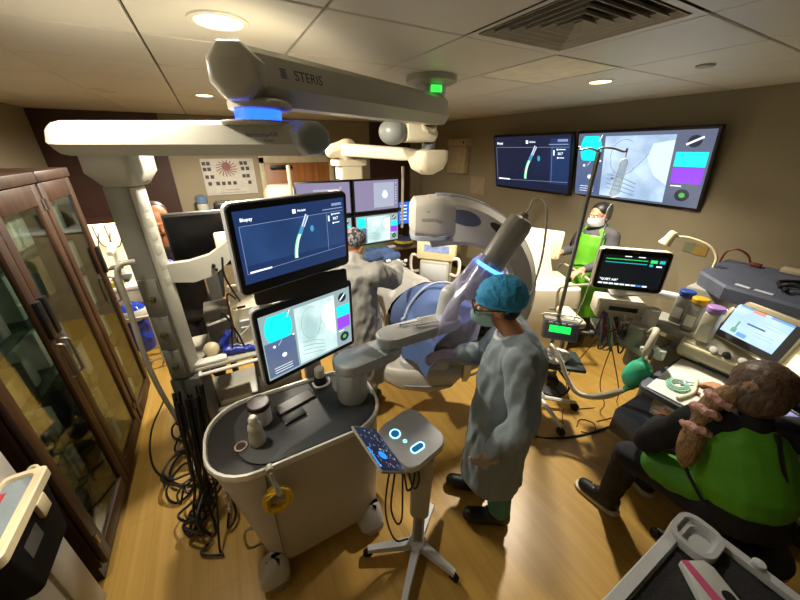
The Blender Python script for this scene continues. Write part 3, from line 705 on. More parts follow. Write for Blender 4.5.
part(T, 'catheter_cable', MB().tube([tip, tip + dB*.04, V3(1.49, 1.15, 1.9), V3(1.53, 1.12, 1.9), V3(1.555, 1.1, 1.82), V3(1.565, 1.085, 1.62), V3(1.56, 1.09, 1.45), V3(1.54, 1.11, 1.33), V3(1.45, 1.25, 1.22)], .006, 8, 5), WHITE)
part(T, 'cable_nut', MB().cyl(B1 - dB*.005, B1 + dB*.025, .026, .018, n=16), DSTEEL)
# instruments lying on the upper link
for k, (p, q) in enumerate((((.88, 1.315, 1.209), (1.02, 1.285, 1.213)), ((.80, 1.365, 1.208), (.94, 1.35, 1.208)), ((.93, 1.375, 1.208), (1.03, 1.36, 1.208)))):
    solo('connector', 'small %s connector lying on the robot arm\'s flat upper link' % ('white tapered', 'long pale', 'short clear')[k], 'connector',
         MB().cyl(p, q, .006, .004, 10).ball(p, .009, n=10, m=8), (WHITE, LGREY, CREAM)[k], (p[0], p[1], p[2]-.009))
# loose clear drape over the wrist
rings = []
random.seed(5)
for k, (z, t) in enumerate(((.26, 0), (.2, .25), (.1, .5), (0, .75), (-.08, .95), (-.16, 1.1))):
    o = B0 + dB*z if z > 0 else B0 + V3(z*.7, z*.1, z*1.5); rr = .082 + .05*min(t, 1)
    F = frame(o, dB if z > 0 else dB.lerp(V3(0, 0, 1), min(1, -z*6)))
    rings.append([F @ V3((rr + .014*math.sin(5*a + k) + .01*math.sin(9*a - 2*k)) * math.cos(a), (rr + .014*math.sin(5*a + k)) * math.sin(a), .012*math.sin(3*a+k)) for a in [2*PI*i/44 for i in range(44)]])
solo('plastic_drape', 'crinkled clear plastic drape hanging round the robot arm below its blue light band', 'drape', MB().loft(rings, cap=False), clear('drape_film', '#e8e6ff', .18, .80, .6, 25, .6), tuple(B0))

# things standing on the cart
zc = .869
T = thing('spray_bottle', 'white plastic bottle with a rounded cap on the cart top', 'bottle', (-.055, 1.235, zc))
part(T, 'bottle_body', MB().lathe([(.034, 0), (.037, .004), (.037, .03), (.034, .06), (.03, .075), (.033, .09), (.03, .11), (.018, .125), (.016, .13)], place((-.055, 1.235, zc))), mat('bottle_plastic', '#b7b39f', .35))
part(T, 'cap', MB().lathe([(.019, .128), (.021, .13), (.021, .152), (.014, .162), (.002, .165)], place((-.055, 1.235, zc))), WHITE)
T = thing('wipes_tub', 'white tub with a dark purple lid behind the white bottle on the cart', 'tub', (-.02, 1.36, zc))
part(T, 'tub_body', MB().lathe([(.046, 0), (.05, .004), (.052, .1), (.05, .104)], place((-.02, 1.36, zc))), LGREY)
part(T, 'lid', MB().lathe([(.053, .1), (.056, .104), (.056, .124), (.05, .13), (.001, .131)], place((-.02, 1.36, zc))), mat('lid_plum', '#33171f', .3))
T = thing('ring_holder', 'small round white-rimmed holder in the cart top, left of the bottle', 'cup holder', (-.13, 1.245, zc))
part(T, 'rim', MB().lathe([(.024, .0), (.029, .002), (.029, .006), (.024, .008), (.022, .002)], place((-.13, 1.245, zc)), caps=False), mat('rim_pink', '#c9b3ab', .4))
part(T, 'well', MB().cyl((-.13, 1.245, zc), (-.13, 1.245, zc+.002), .0235), mat('well_brown', '#2a1a14', .4))
T = thing('keypad', 'flat black keypad lying on the cart top under the lower display', 'keypad', (.13, 1.31, zc)); M = place((.13, 1.31, zc), R(14))
part(T, 'pad', MB().bx(-.06, .06, -.03, .03, 0, .012, M, .005), BLACK)
part(T, 'key_area', MB().bx(-.052, .052, -.024, .024, .0118, .0135, M, .002), CHAR)
T = thing('trackpad', 'thin black pad behind the keypad on the cart top', 'pad', (.14, 1.41, zc)); M = place((.16, 1.41, zc), R(14))
part(T, 'pad', MB().bx(-.11, .11, -.04, .04, 0, .008, M, .003), BLACK); part(T, 'surface', MB().bx(-.1, .1, -.034, .034, .0079, .009, M), mat('pad_dark', '#1c1c1e', .3))
T = thing('scope_holder', 'black-based white plug in a round clip on the far side of the cart top', 'holder', (.33, 1.50, zc))
part(T, 'black_base', MB().lathe([(.034, 0), (.036, .003), (.034, .05), (.03, .055)], place((.33, 1.50, zc))), BLACK)
part(T, 'grey_top', MB().lathe([(.03, .055), (.03, .10), (.025, .108), (.001, .11)], place((.33, 1.50, zc))), GREYP)
part(T, 'clip', MB().tube([(.28, 1.485, zc+.03), (.29, 1.455, zc+.015), (.33, 1.445, zc+.012), (.37, 1.46, zc+.015), (.38, 1.5, zc+.015)], .007, 8, 4), WHITE)
# yellow cable coil hanging from the hook
T = thing('cable_coil', 'yellow coiled cable hanging by a pale strap from the cart\'s front', 'cable', (-.03, 1.045, .7))
cm = MB(); random.seed(2)
pts = []
for i in range(150):
    a = 2*PI*i/22; k = i/150
    pts.append((-.025 + (.052 + .008*math.sin(i*.7))*math.cos(a), 1.042 - .022*math.sin(i*.31)*.6 - .008, .705 + (.060 + .01*math.sin(i*.4+1))*math.sin(a)))
cm.tube(pts, .0075, 7, 2)
part(T, 'yellow_loops', cm, mat('yellow_cable', '#dcb41c', .4))
part(T, 'strap', MB().tube([(-.03, 1.045, .865), (-.028, 1.035, .83), (-.018, 1.02, .79), (-.012, 1.012, .755)], [.008, .012], 8, 3), mat('strap_grey', '#a9a69a', .5))

# ------------------------------------------------------------------ control console on a pole
T = thing('controller_console', 'pale control console with glowing blue ring buttons on a wheeled pole stand', 'console', (.63, .845, 0))
px, py = .63, .845
leg_ends = [(.365, .955), (.42, .65), (.73, .63), (.83, .98)]
for i, (x, y) in enumerate(leg_ends):
    d = V3(x-px, y-py, 0).normalized(); s = V3(-d.y, d.x, 0); a = V3(px, py, 0); e = V3(x, y, 0)
    lg = MB().loft([[a + d*.02 + s*w_ + V3(0, 0, z) for w_, z in ((-.026, .05), (.026, .05), (.022, .1), (-.022, .1))], [e + s*w_ + V3(0, 0, z) for w_, z in ((-.016, .05), (.016, .05), (.014, .075), (-.014, .075))]])
    lo = part(T, 'leg', lg, LGREY)
    part(lo, 'castor', MB().cyl(e + s*-.012 + V3(0, 0, .028), e + s*.012 + V3(0, 0, .028), .027, n=18, bev=.004), RUBBER)
part(T, 'hub', MB().lathe([(.05, .05), (.052, .055), (.05, .1), (.04, .11)], place((px, py, 0))), LGREY)
pm = place((px, py, 0), R(-35))
part(T, 'pole', MB().bx(-.032, .032, -.022, .022, .1, .42, pm, .006), LGREY)
part(T, 'pole_inset', MB().bx(-.02, .02, -.0235, -.0215, .13, .38, pm), DSTEEL)
part(T, 'sleeve', MB().loft([[pm @ V3(p[0], p[1], z) for p in rrect(w_, d_, .02, 4)] for z, w_, d_ in ((.36, .09, .07), (.38, .1, .08), (.82, .11, .09))]), GREYP)
CM_ = place((.605, .915, .875), R(11), R(3), R(-2))
part(T, 'console_top', MB().prism(rrect(.255, .265, .055, 7), -.045, .0, CM_, .008, 3), LGREY)
RB = emit('button_ring_blue', '#8fe4ff', 2.2); RD = emit('button_blue', '#0e5a86', .8)
b = MB(); b.mt(0).lathe([(.021, .0003), (.0275, .0015), (.021, .0028)], CM_ @ Matrix.Translation((-.055, .055, 0)), 30, caps=False); b.mt(1).cyl(CM_ @ V3(-.055, .055, 0), CM_ @ V3(-.055, .055, .002), .0215, n=30); part(T, 'round_button', b, [RB, RD])
b = MB(); b.mt(0).lathe([(.008, .0003), (.0098, .001), (.008, .0016)], CM_ @ Matrix.Translation((-.043, -.005, 0)), 20, caps=False); b.mt(0).bx(-.0015, .0015, -.004, .004, .0005, .001, CM_ @ Matrix.Translation((-.043, -.005, 0))); part(T, 'small_button', b, [RB, RD])
b = MB(); Mq = CM_ @ Matrix.Translation((-.02, -.068, 0)) @ Matrix.Rotation(R(-4), 4, 'Z')
b.mt(1).prism(rrect(.066, .03, .0149, 6), 0, .002, Mq)
b.mt(0); ro = rrect(.076, .04, .0199, 6); ri = rrect(.065, .029, .0144, 6)
b.loft([[Mq @ V3(p[0], p[1], .0003) for p in ro], [Mq @ V3(p[0], p[1], .0026) for p in ro], [Mq @ V3(p[0], p[1], .0026) for p in ri], [Mq @ V3(p[0], p[1], .0003) for p in ri]], cap=False)
part(T, 'oval_button', b, [RB, RD])
# tablet tipping off the left edge
a, c, e = V3(.464, 1.01, .893), V3(.484, .76, .893), V3(.340, 1.0, .99)
xd = (c-a).normalized(); up = (a-e); up = (up - xd*up.dot(xd)); hgt = up.length; up.normalize(); nn = xd.cross(up)
TM = Matrix((xd, -nn, up)).transposed().to_4x4(); TM.translation = (a+c)/2 - up*hgt/2
if (TM @ V3(0, -1, 0) - TM.translation).z < 0: TM = TM @ Matrix.Rotation(PI, 4, 'Z')
tb = part(T, 'tablet', MB().box((0, .006, 0), (.27, .012, hgt), TM, .005), GREYP, 'tilted tablet with a dark screen')
sb = MB(); sb.mt(0).quad(-.128, .128, -hgt/2+.006, hgt/2-.006, -.0008, TM)
random.seed(9); sb.mt(1)
for i in range(60):
    x = random.uniform(-.12, .11); z = random.uniform(-hgt/2+.012, hgt/2-.012); sb.mt(random.choice((1, 1, 2))).quad(x, x+random.uniform(.004, .012), z, z+.003, -.0012, TM)
sb.mt(3); disc(sb, .045 if (TM @ V3(1, 0, 0) - TM.translation).y < 0 else -.045, -.008, .022, -.0015, TM); sb.quad(-.0, .11, -hgt/2+.006, -hgt/2+.016, -.0014, TM)
part(tb, 'screen', sb, [emit('tablet_dark', '#141a2c', 1), emit('tablet_text', '#b08fc4', .8), emit('tablet_white', '#c3cfe0', .9), emit('tablet_blue', '#1e86f0', 1.1)])
# cables hanging from the console
CBL = mat('cable_black', '#0b0b0c', .45)
for k, pts in enumerate(([(.50, .87, .82), (.48, .86, .7), (.465, .86, .5), (.5, .86, .34), (.53, .86, .36), (.53, .86, .6), (.52, .85, .82)],
                         [(.515, .84, .82), (.52, .82, .72), (.535, .82, .64), (.565, .82, .66), (.57, .82, .78), (.555, .83, .82)],
                         [(.51, .9, .82), (.47, .9, .66), (.455, .9, .4), (.5, .88, .16), (.575, .86, .13)],
                         [(.53, .82, .82), (.545, .8, .7), (.57, .8, .66), (.585, .8, .72), (.575, .81, .8)])):
    part(T, 'cable', MB().tube(pts, .005, 8, 6), CBL)
# ------------------------------------------------------------------ patient table under drapes
T = thing('operating_table', 'operating table on a pedestal, hidden under the blue and white drapes', 'table', (1.42, 2.35, 0))
part(T, 'tabletop', MB().bx(1.17, 1.69, 1.5, 3.3, .76, .80, bev=.015), CHAR)
part(T, 'mattress', MB().bx(1.18, 1.68, 1.51, 3.29, .80, .86, bev=.02), BLACK)
part(T, 'pedestal', MB().bx(1.32, 1.54, 2.7, 3.1, .12, .76, bev=.02), GREYP)
part(T, 'base', MB().bx(1.2, 1.66, 2.45, 3.25, .0, .12, bev=.03), GREYP)
def drape(nm, lab, cat, m, y0, y1, hl, hr, xl, xr, seed, top, n=26):
    rings = []
    for i in range(n):
        y = y0 + (y1-y0)*i/(n-1); r = []
        tz = top(y)
        K = 40
        for j in range(K):
            u = j/(K-1)
            if u < .26: # left hang
                q = u/.26; x = xl - .045*(1-q) ; z = hl(y) + (.885-hl(y))*q; nx, nz = -1, 0
            elif u > .74:
                q = (1-u)/.26; x = xr + .045*(1-q); z = hr(y) + (.885-hr(y))*q; nx, nz = 1, 0
            else:
                q = (u-.26)/.48; x = xl + (xr-xl)*q; b_ = math.sin(PI*q); z = .885 + (tz-.885)*b_**.62; nx, nz = 0, 1
            w_ = noise.noise(V3(x*5+seed, y*7, z*4))*.022 + noise.noise(V3(x*13, y*15+seed, z*9))*.009
            if u < .3 or u > .7: w_ += .018*math.sin(y*24+seed)*(1 - min(1, (z-.55)/.4))
            r.append(V3(x + nx*w_, y, z + nz*w_))
        rings.append(r)
    mb = MB(); vs = [p for r in rings for p in r]; fs = []
    for k in range(n-1):
        for j in range(39): fs.append((k*40+j, k*40+j+1, (k+1)*40+j+1, (k+1)*40+j))
    mb.raw(vs, fs)
    return solo(nm, lab, cat, mb, m, (1.42, (y0+y1)/2, .6), angle=80)
BLUED = mat('drape_blue', '#496090', .75, var=.06, bump=.2, bscale=40); WHD = mat('drape_white', '#a3a19b', .75, var=.05, bump=.2, bscale=40)
drape('blue_drape', 'blue surgical drape over the near end of the covered table, hanging down its left side', 'drape', BLUED, 1.46, 2.10, lambda y: .58+.06*math.sin(y*5), lambda y: .6, 1.13, 1.73, 3, lambda y: 1.0 + .15*math.exp(-((y-1.88)/.22)**2))
drape('white_sheet', 'pale sheet over the far end of the covered table, beyond the blue drape', 'drape', WHD, 2.105, 3.32, lambda y: .62+.04*math.sin(y*6), lambda y: .6, 1.12, 1.74, 8, lambda y: 1.06 - .05*(y-2.1))
# white border fold and folded blue cloth
pts = [V3(1.15 + .0*i, 0, 0) for i in range(3)]
fold = []
for i in range(22):
    q = i/21; x = 1.1 + .64*q; zz = .885 + (1.0 + .15*math.exp(-((1.86-1.88)/.22)**2)-.885)*max(0, math.sin(PI*min(1, max(0, (x-1.13)/.6))))**.62 + .028
    fold.append(V3(x, 1.80 + .05*math.sin(q*5) + .25*(q-.5)**2, zz))
solo('drape_border', 'narrow pale taped border running across the blue drape', 'drape border', MB().tube(fold, .011, 8, 2), mat('drape_tape', '#9da9c0', .6), (1.42, 1.85, 1.0))
fc = blob([('c', (1.24, 2.95, 1.07), (1.6, 3.0, 1.07), .06, .06), ('c', (1.26, 3.1, 1.06), (1.62, 3.12, 1.06), .06, .05), ('c', (1.5, 2.86, 1.06), (1.64, 2.9, 1.06), .045, .04)], .012, 6, wrinkle(.012, (14, 14, 14)))
solo('folded_cloth', 'bunched dark blue cloth on the far end of the pale sheet', 'cloth', fc, mat('cloth_blue', '#3f5580', .8), (1.42, 3.0, 1.04))
for k, (x, y) in enumerate(((1.44, 2.72), (1.53, 2.68), (1.6, 2.64))):
    solo('clip', 'small white clip by the bunched blue cloth, %s of three' % ('leftmost', 'middle', 'rightmost')[k], 'clip', MB().box((x, y, 1.085), (.05, .03, .025), None, .008, rz=.4*k), WHITE, (x, y, 1.07))

# ------------------------------------------------------------------ C-arm x-ray machine
CA = mat('carm_shell', '#b5b1a8', .38, var=.03); CAG = mat('carm_grey', '#8d93a0', .4, var=.05); CACR = mat('carm_cream', '#e0d6bb', .4, var=.03)
T = thing('c_arm', 'big pale C-shaped x-ray arm curving over and under the covered table, on a cream base', 'x-ray machine', (2.3, 1.9, 0))
E_ = V3(.88, -.475, 0); N_ = V3(.475, .88, 0); CC = V3(1.34, 1.782, 1.095); RO, RI = .765, .54
def cpt(r, a, t): return CC + E_*(r*math.cos(a)) + V3(0, 0, r*math.sin(a)) + N_*t
rings = []
for i in range(41):
    a = R(96 - 186*i/40); t_ = min(1, i/16); ri = .42 + (.575-.42)*t_*t_*(3-2*t_)
    rings.append([cpt(r, a, t) for r, t in ((ri, -.075), (ri+.03, -.095), (RO-.04, -.095), (RO, -.06), (RO, .06), (RO-.04, .095), (ri+.03, .095), (ri, .075))])
part(T, 'c_ring', MB().loft(rings), CA, angle=30)
CR = [c for c in T.children if c.name.startswith('c_ring')][0]
rim = [[cpt(r, R(92-175*i/40), t) for r, t in ((RO-.005, -.045), (RO+.012, -.035), (RO+.012, .035), (RO-.005, .045))] for i in range(41)]
part(CR, 'outer_rail', MB().loft(rim), CAG)
# windows (hand openings) sunk in the flank
for nm, a0, a1, r0, r1, m in (('hand_opening', 86, 65, .60, .70, mat('opening_dark', '#4c4f63', .3)), ('grip_slot', 60, 47, .66, .71, CHAR)):
    A = [cpt(r0 + (r1-r0)*(.5+.5*math.sin(2*PI*k/24)), R(a0+(a1-a0)*(.5+.5*math.cos(2*PI*k/24))), -.0955) for k in range(24)]
    part(CR, nm, MB().raw([p - N_*.003 for p in A] + [p + N_*.003 for p in A], [tuple(range(24)), tuple(range(47, 23, -1))] + [(k, (k+1) % 24, 24+(k+1) % 24, 24+k) for k in range(24)]), m)
# detector housing on top
DM = Matrix((E_, N_, V3(0, 0, 1))).transposed().to_4x4(); DM.translation = CC
det = MB().loft([[DM @ V3(x, p[0], p[1]) for p in rrect(w_, h_, .05, 4, 0, zc_)] for x, w_, h_, zc_ in ((-.20, .24, .16, .625), (-.17, .30, .23, .63), (-.04, .31, .26, .625), (.02, .27, .27, .62), (.12, .18, .25, .60))])
part(T, 'detector_housing', det, CA)
DH = [c for c in T.children if c.name.startswith('detector_housing')][0]
part(T, 'detector_face', MB().loft([[DM @ V3(p[0]-.06, p[1], z-.035) for p in rrect(w_, d_, .06, 5)] for z, w_, d_ in ((.56, .2, .24), (.545, .27, .28), (.52, .27, .28), (.505, .22, .22))]), CAG)
fm = DM @ Matrix.Translation((-.07, -.1565, .625)); part(DH, 'lettering', MB().quad(-.06, .05, -.005, .012, 0, fm).quad(-.03, .0, .05, .058, .003, fm), mat('carm_letter', '#8a857c', .5))
# generator housing below the table
low = MB().loft([[DM @ V3(x-.11, p[0], p[1]-.035) for p in rrect(w_, h_, .06, 5, 0, zc_)] for x, w_, h_, zc_ in ((-.31, .2, .1, -.63), (-.29, .26, .16, -.64), (-.15, .36, .22, -.66), (.1, .38, .24, -.68), (.28, .34, .2, -.66), (.36, .26, .14, -.63))])
part(T, 'generator_housing', low, CA)
GH = [c for c in T.children if c.name.startswith('generator_housing')][0]
part(T, 'tube_head', MB().loft([[DM @ V3(p[0]-.05, p[1], z-.035) for p in rrect(w_, d_, .07, 5)] for z, w_, d_ in ((-.57, .42, .3), (-.5, .42, .3), (-.47, .36, .26))]), LGREY)
part(GH, 'seam', MB().tube([DM @ V3(x-.08, -.193 + .02*abs(x-.05)*2, -.735 + .03*(x*3)**2 * .3) for x in (-.14, -.05, .05, .15, .25)], .006, 6, 3), CAG)
part(GH, 'end_guard', MB().loft([[DM @ V3(x-.09, p[0], p[1]-.035) for p in rrect(w_, h_, .03, 4, 0, zc_)] for x, w_, h_, zc_ in ((.355, .3, .2, -.6), (.39, .3, .24, -.58), (.42, .26, .2, -.57))]), CACR)
part(GH, 'guard_handle', MB().tube([DM @ V3(.34, -.1, -.535), DM @ V3(.39, -.12, -.555), DM @ V3(.40, -.12, -.635), DM @ V3(.34, -.1, -.695)], .011, 8, 4), WHITE)
# trolley body
BC = V3(2.80, 1.96, 0); BMx = Matrix((E_, N_, V3(0, 0, 1))).transposed().to_4x4(); BMx.translation = BC
part(T, 'trolley_body', MB().loft([[BMx @ V3(p[0], p[1], z) for p in rrect(w_, d_, .08, 5)] for z, w_, d_ in ((.12, .66, .56), (.2, .72, .6), (.78, .74, .6), (.88, .72, .56), (.9, .66, .5))]), CACR)
TB = [c for c in T.children if c.name.startswith('trolley_body')][0]
part(TB, 'front_slot', MB().bx(.05, .32, -.306, -.298, .68, .7, BMx), CAG)
part(TB, 'front_badge', MB().cyl(BMx @ V3(-.2, -.299, .6), BMx @ V3(-.2, -.306, .6), .016, n=16), CAG)
part(TB, 'top_panel', MB().bx(-.26, .3, -.2, .18, .898, .912, BMx, .006), CREAM)
part(TB, 'push_handle', MB().tube([BMx @ V3(.1, -.29, .88), BMx @ V3(.12, -.33, .95), BMx @ V3(.38, -.33, .97), BMx @ V3(.43, -.3, .96), BMx @ V3(.43, .28, .96), BMx @ V3(.36, .29, .88)], .013, 10, 4), GREYP)
part(T, 'control_panel', MB().box((0, 0, 0), (.56, .05, .30), BMx @ Matrix.Translation((.0, .16, 1.24)) @ Matrix.Rotation(R(-10), 4, 'X') @ Matrix.Rotation(R(7), 4, 'Y'), .02), CACR)
part(T, 'panel_neck', MB().loft([[BMx @ V3(p[0]+.03, p[1]+y, z) for p in rrect(w_, d_, .02, 3)] for z, w_, d_, y in ((.9, .3, .16, .05), (1.05, .26, .1, .1), (1.2, .22, .05, .11))]), CACR)
# curved holder between trolley and ring
hold = blob([('c', BMx @ V3(-.3, -.02, .62), BMx @ V3(-.52, -.12, .66), .2, .2), ('c', BMx @ V3(-.52, -.12, .66), BMx @ V3(-.74, -.17, .8), .19, .13), ('c', BMx @ V3(-.5, -.1, .5), BMx @ V3(-.42, -.05, .3), .18, .14)], .014, 12)
part(T, 'arm_holder', hold, CACR)
part(T, 'holder_grip', MB().tube([BMx @ V3(-.7, -.3, .95), BMx @ V3(-.66, -.34, .85), BMx @ V3(-.62, -.34, .72), BMx @ V3(-.6, -.28, .66)], .012, 8, 4), DSTEEL)
for s in (-1, 1):
    lg = MB().loft([[BMx @ V3(x, s*.24 + p[0], p[1]) for p in rrect(w_, h_, .025, 4, 0, zc_)] for x, w_, h_, zc_ in ((.1, .12, .12, .1), (-.5, .11, .11, .1), (-.95, .1, .08, .09), (-1.0, .07, .05, .09))])
    k = part(T, 'floor_leg', lg, CACR)
    part(k, 'castor', MB().cyl(BMx @ V3(-.92, s*.24-.02, .04), BMx @ V3(-.92, s*.24+.02, .04), .04, n=18, bev=.006), RUBBER)
for s in (-1, 1): part(T, 'rear_wheel', MB().cyl(BMx @ V3(.25, s*.27-.02, .09), BMx @ V3(.25, s*.27+.02, .09), .09, n=24, bev=.01), RUBBER)

# ------------------------------------------------------------------ bank of four displays on a ceiling spring arm
T = thing('display_bank', 'bank of four black-framed displays in two rows between two pale upright bars, past the table', 'monitor bank', (1.31, 3.36, CZ_))
def bank_disp(x, z, kind, yw):
    M = scrM((x, 3.33, z), yw, -1)
    D = part(T, 'display', MB().box((0, .024, 0), (.60, .045, .365), M, .01), BLACK)
    M2 = M @ Matrix.Translation((0, -.0005, 0)); W_, H_ = .565, .325
    X = lambda u: (u-.5)*W_; Zz = lambda v: (.5-v)*H_
    if kind == 'lilac':
        mb = MB(); mb.mt(0).quad(X(0), X(1), Zz(1), Zz(0), 0, M2); mb.mt(1).quad(X(.42), X(.9), Zz(.92), Zz(.08), -.0004, M2)
        mb.mt(2); disc(mb, X(.68), Zz(.5), .04, -.0008, M2); disc(mb, X(.68), Zz(.42), .028, -.0008, M2)
        for v in (.1, .25, .33, .42, .5, .58, .67, .8): mb.quad(X(.93), X(.955), Zz(v+.025), Zz(v), -.0008, M2)
        part(D, 'screen', mb, [emit('lilac_screen', '#7d7592', .9), emit('lilac_box', '#9aa0b2', .9), emit('lilac_blob', '#d5dcec', 1)])
    elif kind == 'lilac2':
        mb = MB(); mb.mt(0).quad(X(0), X(1), Zz(1), Zz(0), 0, M2); mb.mt(1).quad(X(.3), X(.82), Zz(.9), Zz(.2), -.0004, M2); mb.mt(1).quad(X(.8), X(.84), Zz(.2), Zz(.14), -.0006, M2)
        part(D, 'screen', mb, [emit('lilac_screen', '#7d7592'), emit('lilac_box', '#9aa0b2')])
    else: fluoro_picture(D, M2, W_, H_, .25, .80)
bank_disp(1.0, 1.66, 'lilac2', -3); bank_disp(1.62, 1.66, 'lilac', 3); bank_disp(1.0, 1.275, 'fluoro', -3); bank_disp(1.62, 1.275, 'fluoro', 3)
for x, z0, z1 in ((.665, 1.2, 2.0), (1.955, 1.25, 1.96)):
    part(T, 'upright_bar', MB().cyl((x, 3.33, z0), (x, 3.33, z1), .017, n=14, bev=.004), mat('bar_cream', '#c9bda2', .4))
part(T, 'cross_frame', MB().bx(.66, 1.96, 3.39, 3.42, 1.44, 1.49, bev=.006).bx(1.28, 1.34, 3.39, 3.42, 1.25, 1.9, bev=.004).bx(.65, .68, 3.335, 3.42, 1.45, 1.48).bx(1.94, 1.97, 3.335, 3.42, 1.45, 1.48), DGREY)
part(T, 'mount_box', MB().loft([[V3(p[0]+1.31, p[1]+3.38, z) for p in rrect(w_, d_, .03, 4)] for z, w_, d_ in ((1.85, .25, .2), (1.98, .25, .2), (1.985, .33, .25), (2.04, .33, .25))]), CREAM)
part(T, 'swivel', MB().lathe([(.09, 2.04), (.09, 2.06), (.075, 2.065), (.075, 2.1)], place((1.29, 3.37, 0))), GREYP)
sp0, sp1 = V3(1.24, 3.36, 2.14), V3(1.50, 2.35, 2.08)
part(T, 'spring_arm_head', blob([('c', (1.14, 3.4, 2.12), (1.3, 3.34, 2.16), .07, .085), ('c', (1.28, 3.36, 2.08), (1.28, 3.36, 2.16), .08, .085)], .01, 8), CREAM)
part(T, 'spring_arm', MB().loft([[sp0.lerp(V3(1.49, 2.32, 2.10), t) + V3(p[0], 0, p[1]) for p in rrect(w_, h_, .025, 4)] for t, w_, h_ in ((0, .1, .12), (.1, .1, .12), (.85, .1, .1), (1, .08, .08))]), CREAM)
part(T, 'elbow_housing', MB().loft([[V3(1.53, 2.22, z) + V3(p[0], p[1], 0) for p in rrect(w_, d_, .05, 5)] for z, w_, d_ in ((1.96, .1, .1), (2.0, .22, .2), (2.06, .26, .24), (2.13, .26, .24), (2.14, .22, .2))]), CREAM)
part(T, 'elbow_post', MB().cyl((1.5, 2.18, 2.13), (1.48, 2.14, 2.2), .05, n=24), mat('post_slate', '#70757c', .4))
part(T, 'extension_arm', MB().loft([[V3(1.20, 2.16, 2.265).lerp(V3(1.50, 2.13, 2.245), t) + V3(0, p[0], p[1]) for p in rrect(w_, h_, .04, 4)] for t, w_, h_ in ((.2, .16, .14), (.3, .17, .14), (.95, .15, .11), (1.05, .1, .07))]), CREAM)
part(T, 'extension_ball', MB().ball((1.18, 2.16, 2.255), (.1, .1, .085)), mat('ball_grey', '#7c7f7a', .35))
part(T, 'drop_post', MB().cyl((1.42, 2.06, 2.3), (1.42, 2.06, 2.36), .05, n=20).cyl((1.42, 2.08, 2.28), (1.42, 2.06, 2.31), .06, n=20), CREAM)

# ------------------------------------------------------------------ cream device with lit panel on a trolley
T = thing('pump_unit', 'cream console with small lit panel and two grab handles, beyond the covered table', 'medical console', (2.17, 2.87, 0), R(-48))
part(T, 'console', MB().box((0, 0, 1.1), (.44, .22, .28), place((0, 0, 0)) @ Matrix.Rotation(0, 4, 'X'), .02), mat('console_cream', '#e3d5a8', .4), local=True)
K = [c for c in T.children if c.name.startswith('console')][0]
part(K, 'lit_panel', MB().bx(-.13, .16, -.114, -.109, 1.06, 1.14), emit('panel_blue', '#aeb8cf', .9, scale=20, col2='#8894c0'), local=True)
part(K, 'dial', MB().cyl((.1, -.11, 1.19), (.1, -.125, 1.19), .022, n=18), DGREY, local=True)
for i in range(4): part(K, 'button', MB().cyl((-.15+.05*i, -.108, 1.195), (-.15+.05*i, -.116, 1.195), .008, n=10), DGREY, local=True)
part(T, 'trolley', MB().bx(-.17, .17, -.14, .14, .1, .95, bev=.015), GREYP, local=True)
part(T, 'trolley_drawer', MB().bx(-.15, .15, -.148, -.139, .72, .92, bev=.004), LGREY, local=True)
for s in (-1, 1):
    part(T, 'grab_handle', MB().tube([(s*.19, -.08, .98), (s*.27, -.1, 1.0), (s*.29, -.1, .9), (s*.27, -.1, .8), (s*.19, -.08, .8)], .018, 8, 4), WHITE, local=True)
for sx_ in (-.13, .13):
    for sy_ in (-.1, .1): part(T, 'castor', MB().cyl((sx_-.012, sy_, .045), (sx_+.012, sy_, .045), .045, n=14).cyl((sx_, sy_, .045), (sx_, sy_, .1), .012), RUBBER, local=True)

# ------------------------------------------------------------------ desk with a computer beyond the bank
DKM = mat('desk_top', '#6b5a45', .5)
T = thing('desk', 'brown-topped desk beyond the display bank, holding a computer', 'desk', (2.1, 4.0, 0))
part(T, 'desktop', MB().bx(1.3, 2.95, 3.72, 4.35, .82, .86, bev=.006), DKM)
part(T, 'front_panel', MB().bx(1.34, 2.9, 3.95, 3.98, .1, .82), WOODD)
part(T, 'side_panel', MB().bx(1.32, 1.36, 3.76, 4.32, 0, .82), WOODD); part(T, 'side_panel', MB().bx(2.88, 2.92, 3.76, 4.32, 0, .82), WOODD)
T = thing('computer_monitor', 'computer monitor with a bright blue screen, right of the display bank', 'monitor', (2.48, 4.08, .86))
part(T, 'housing', MB().box((2.48, 4.08, 1.27), (.56, .04, .36), None, .01), BLACK); H_ = T.children[-1] if T.children else None
H_ = [c for c in T.children if c.name.startswith('housing')][0]
mb = MB(); M = Matrix.Translation((2.48, 4.0585, 1.27)); mb.mt(0).quad(-.26, .26, -.16, .16, 0, M); mb.mt(1)
for i in range(5): mb.quad(-.22, -.16, .1-.05*i, .125-.05*i, -.0005, M); mb.quad(-.13, -.02, .1-.05*i, .115-.05*i, -.0005, M)
mb.mt(2).quad(.05, .26, -.16, .1, -.0005, M)
part(H_, 'screen', mb, [emit('pc_blue', '#2f63d8', 1.0), SC_WHITE, emit('pc_pale', '#6f9fe8', 1.0)])
part(T, 'stand', MB().bx(2.44, 2.52, 4.09, 4.13, .88, 1.2).bx(2.38, 2.62, 4.0, 4.2, .861, .88, bev=.005), BLACK)
T = thing('round_tub', 'dark round tub with a yellow band on the desk, under the blue computer screen', 'tub', (2.27, 3.82, .86))
part(T, 'tub', MB().lathe([(.1, 0), (.13, .005), (.14, .09), (.13, .1), (.001, .1)], place((2.27, 3.82, .861))), CHAR)
part(T, 'yellow_band', MB().lathe([(.1355, .05), (.142, .052), (.143, .085), (.14, .088)], place((2.27, 3.82, .861)), caps=False), mat('band_yellow', '#b09a2a', .5))
solo('green_towel', 'folded green towel on the desk behind the lower displays', 'towel', MB().box((1.78, 3.88, .885), (.4, .2, .045), None, .02), mat('towel_green', '#4d6a3f', .8), (1.78, 3.88, .862))
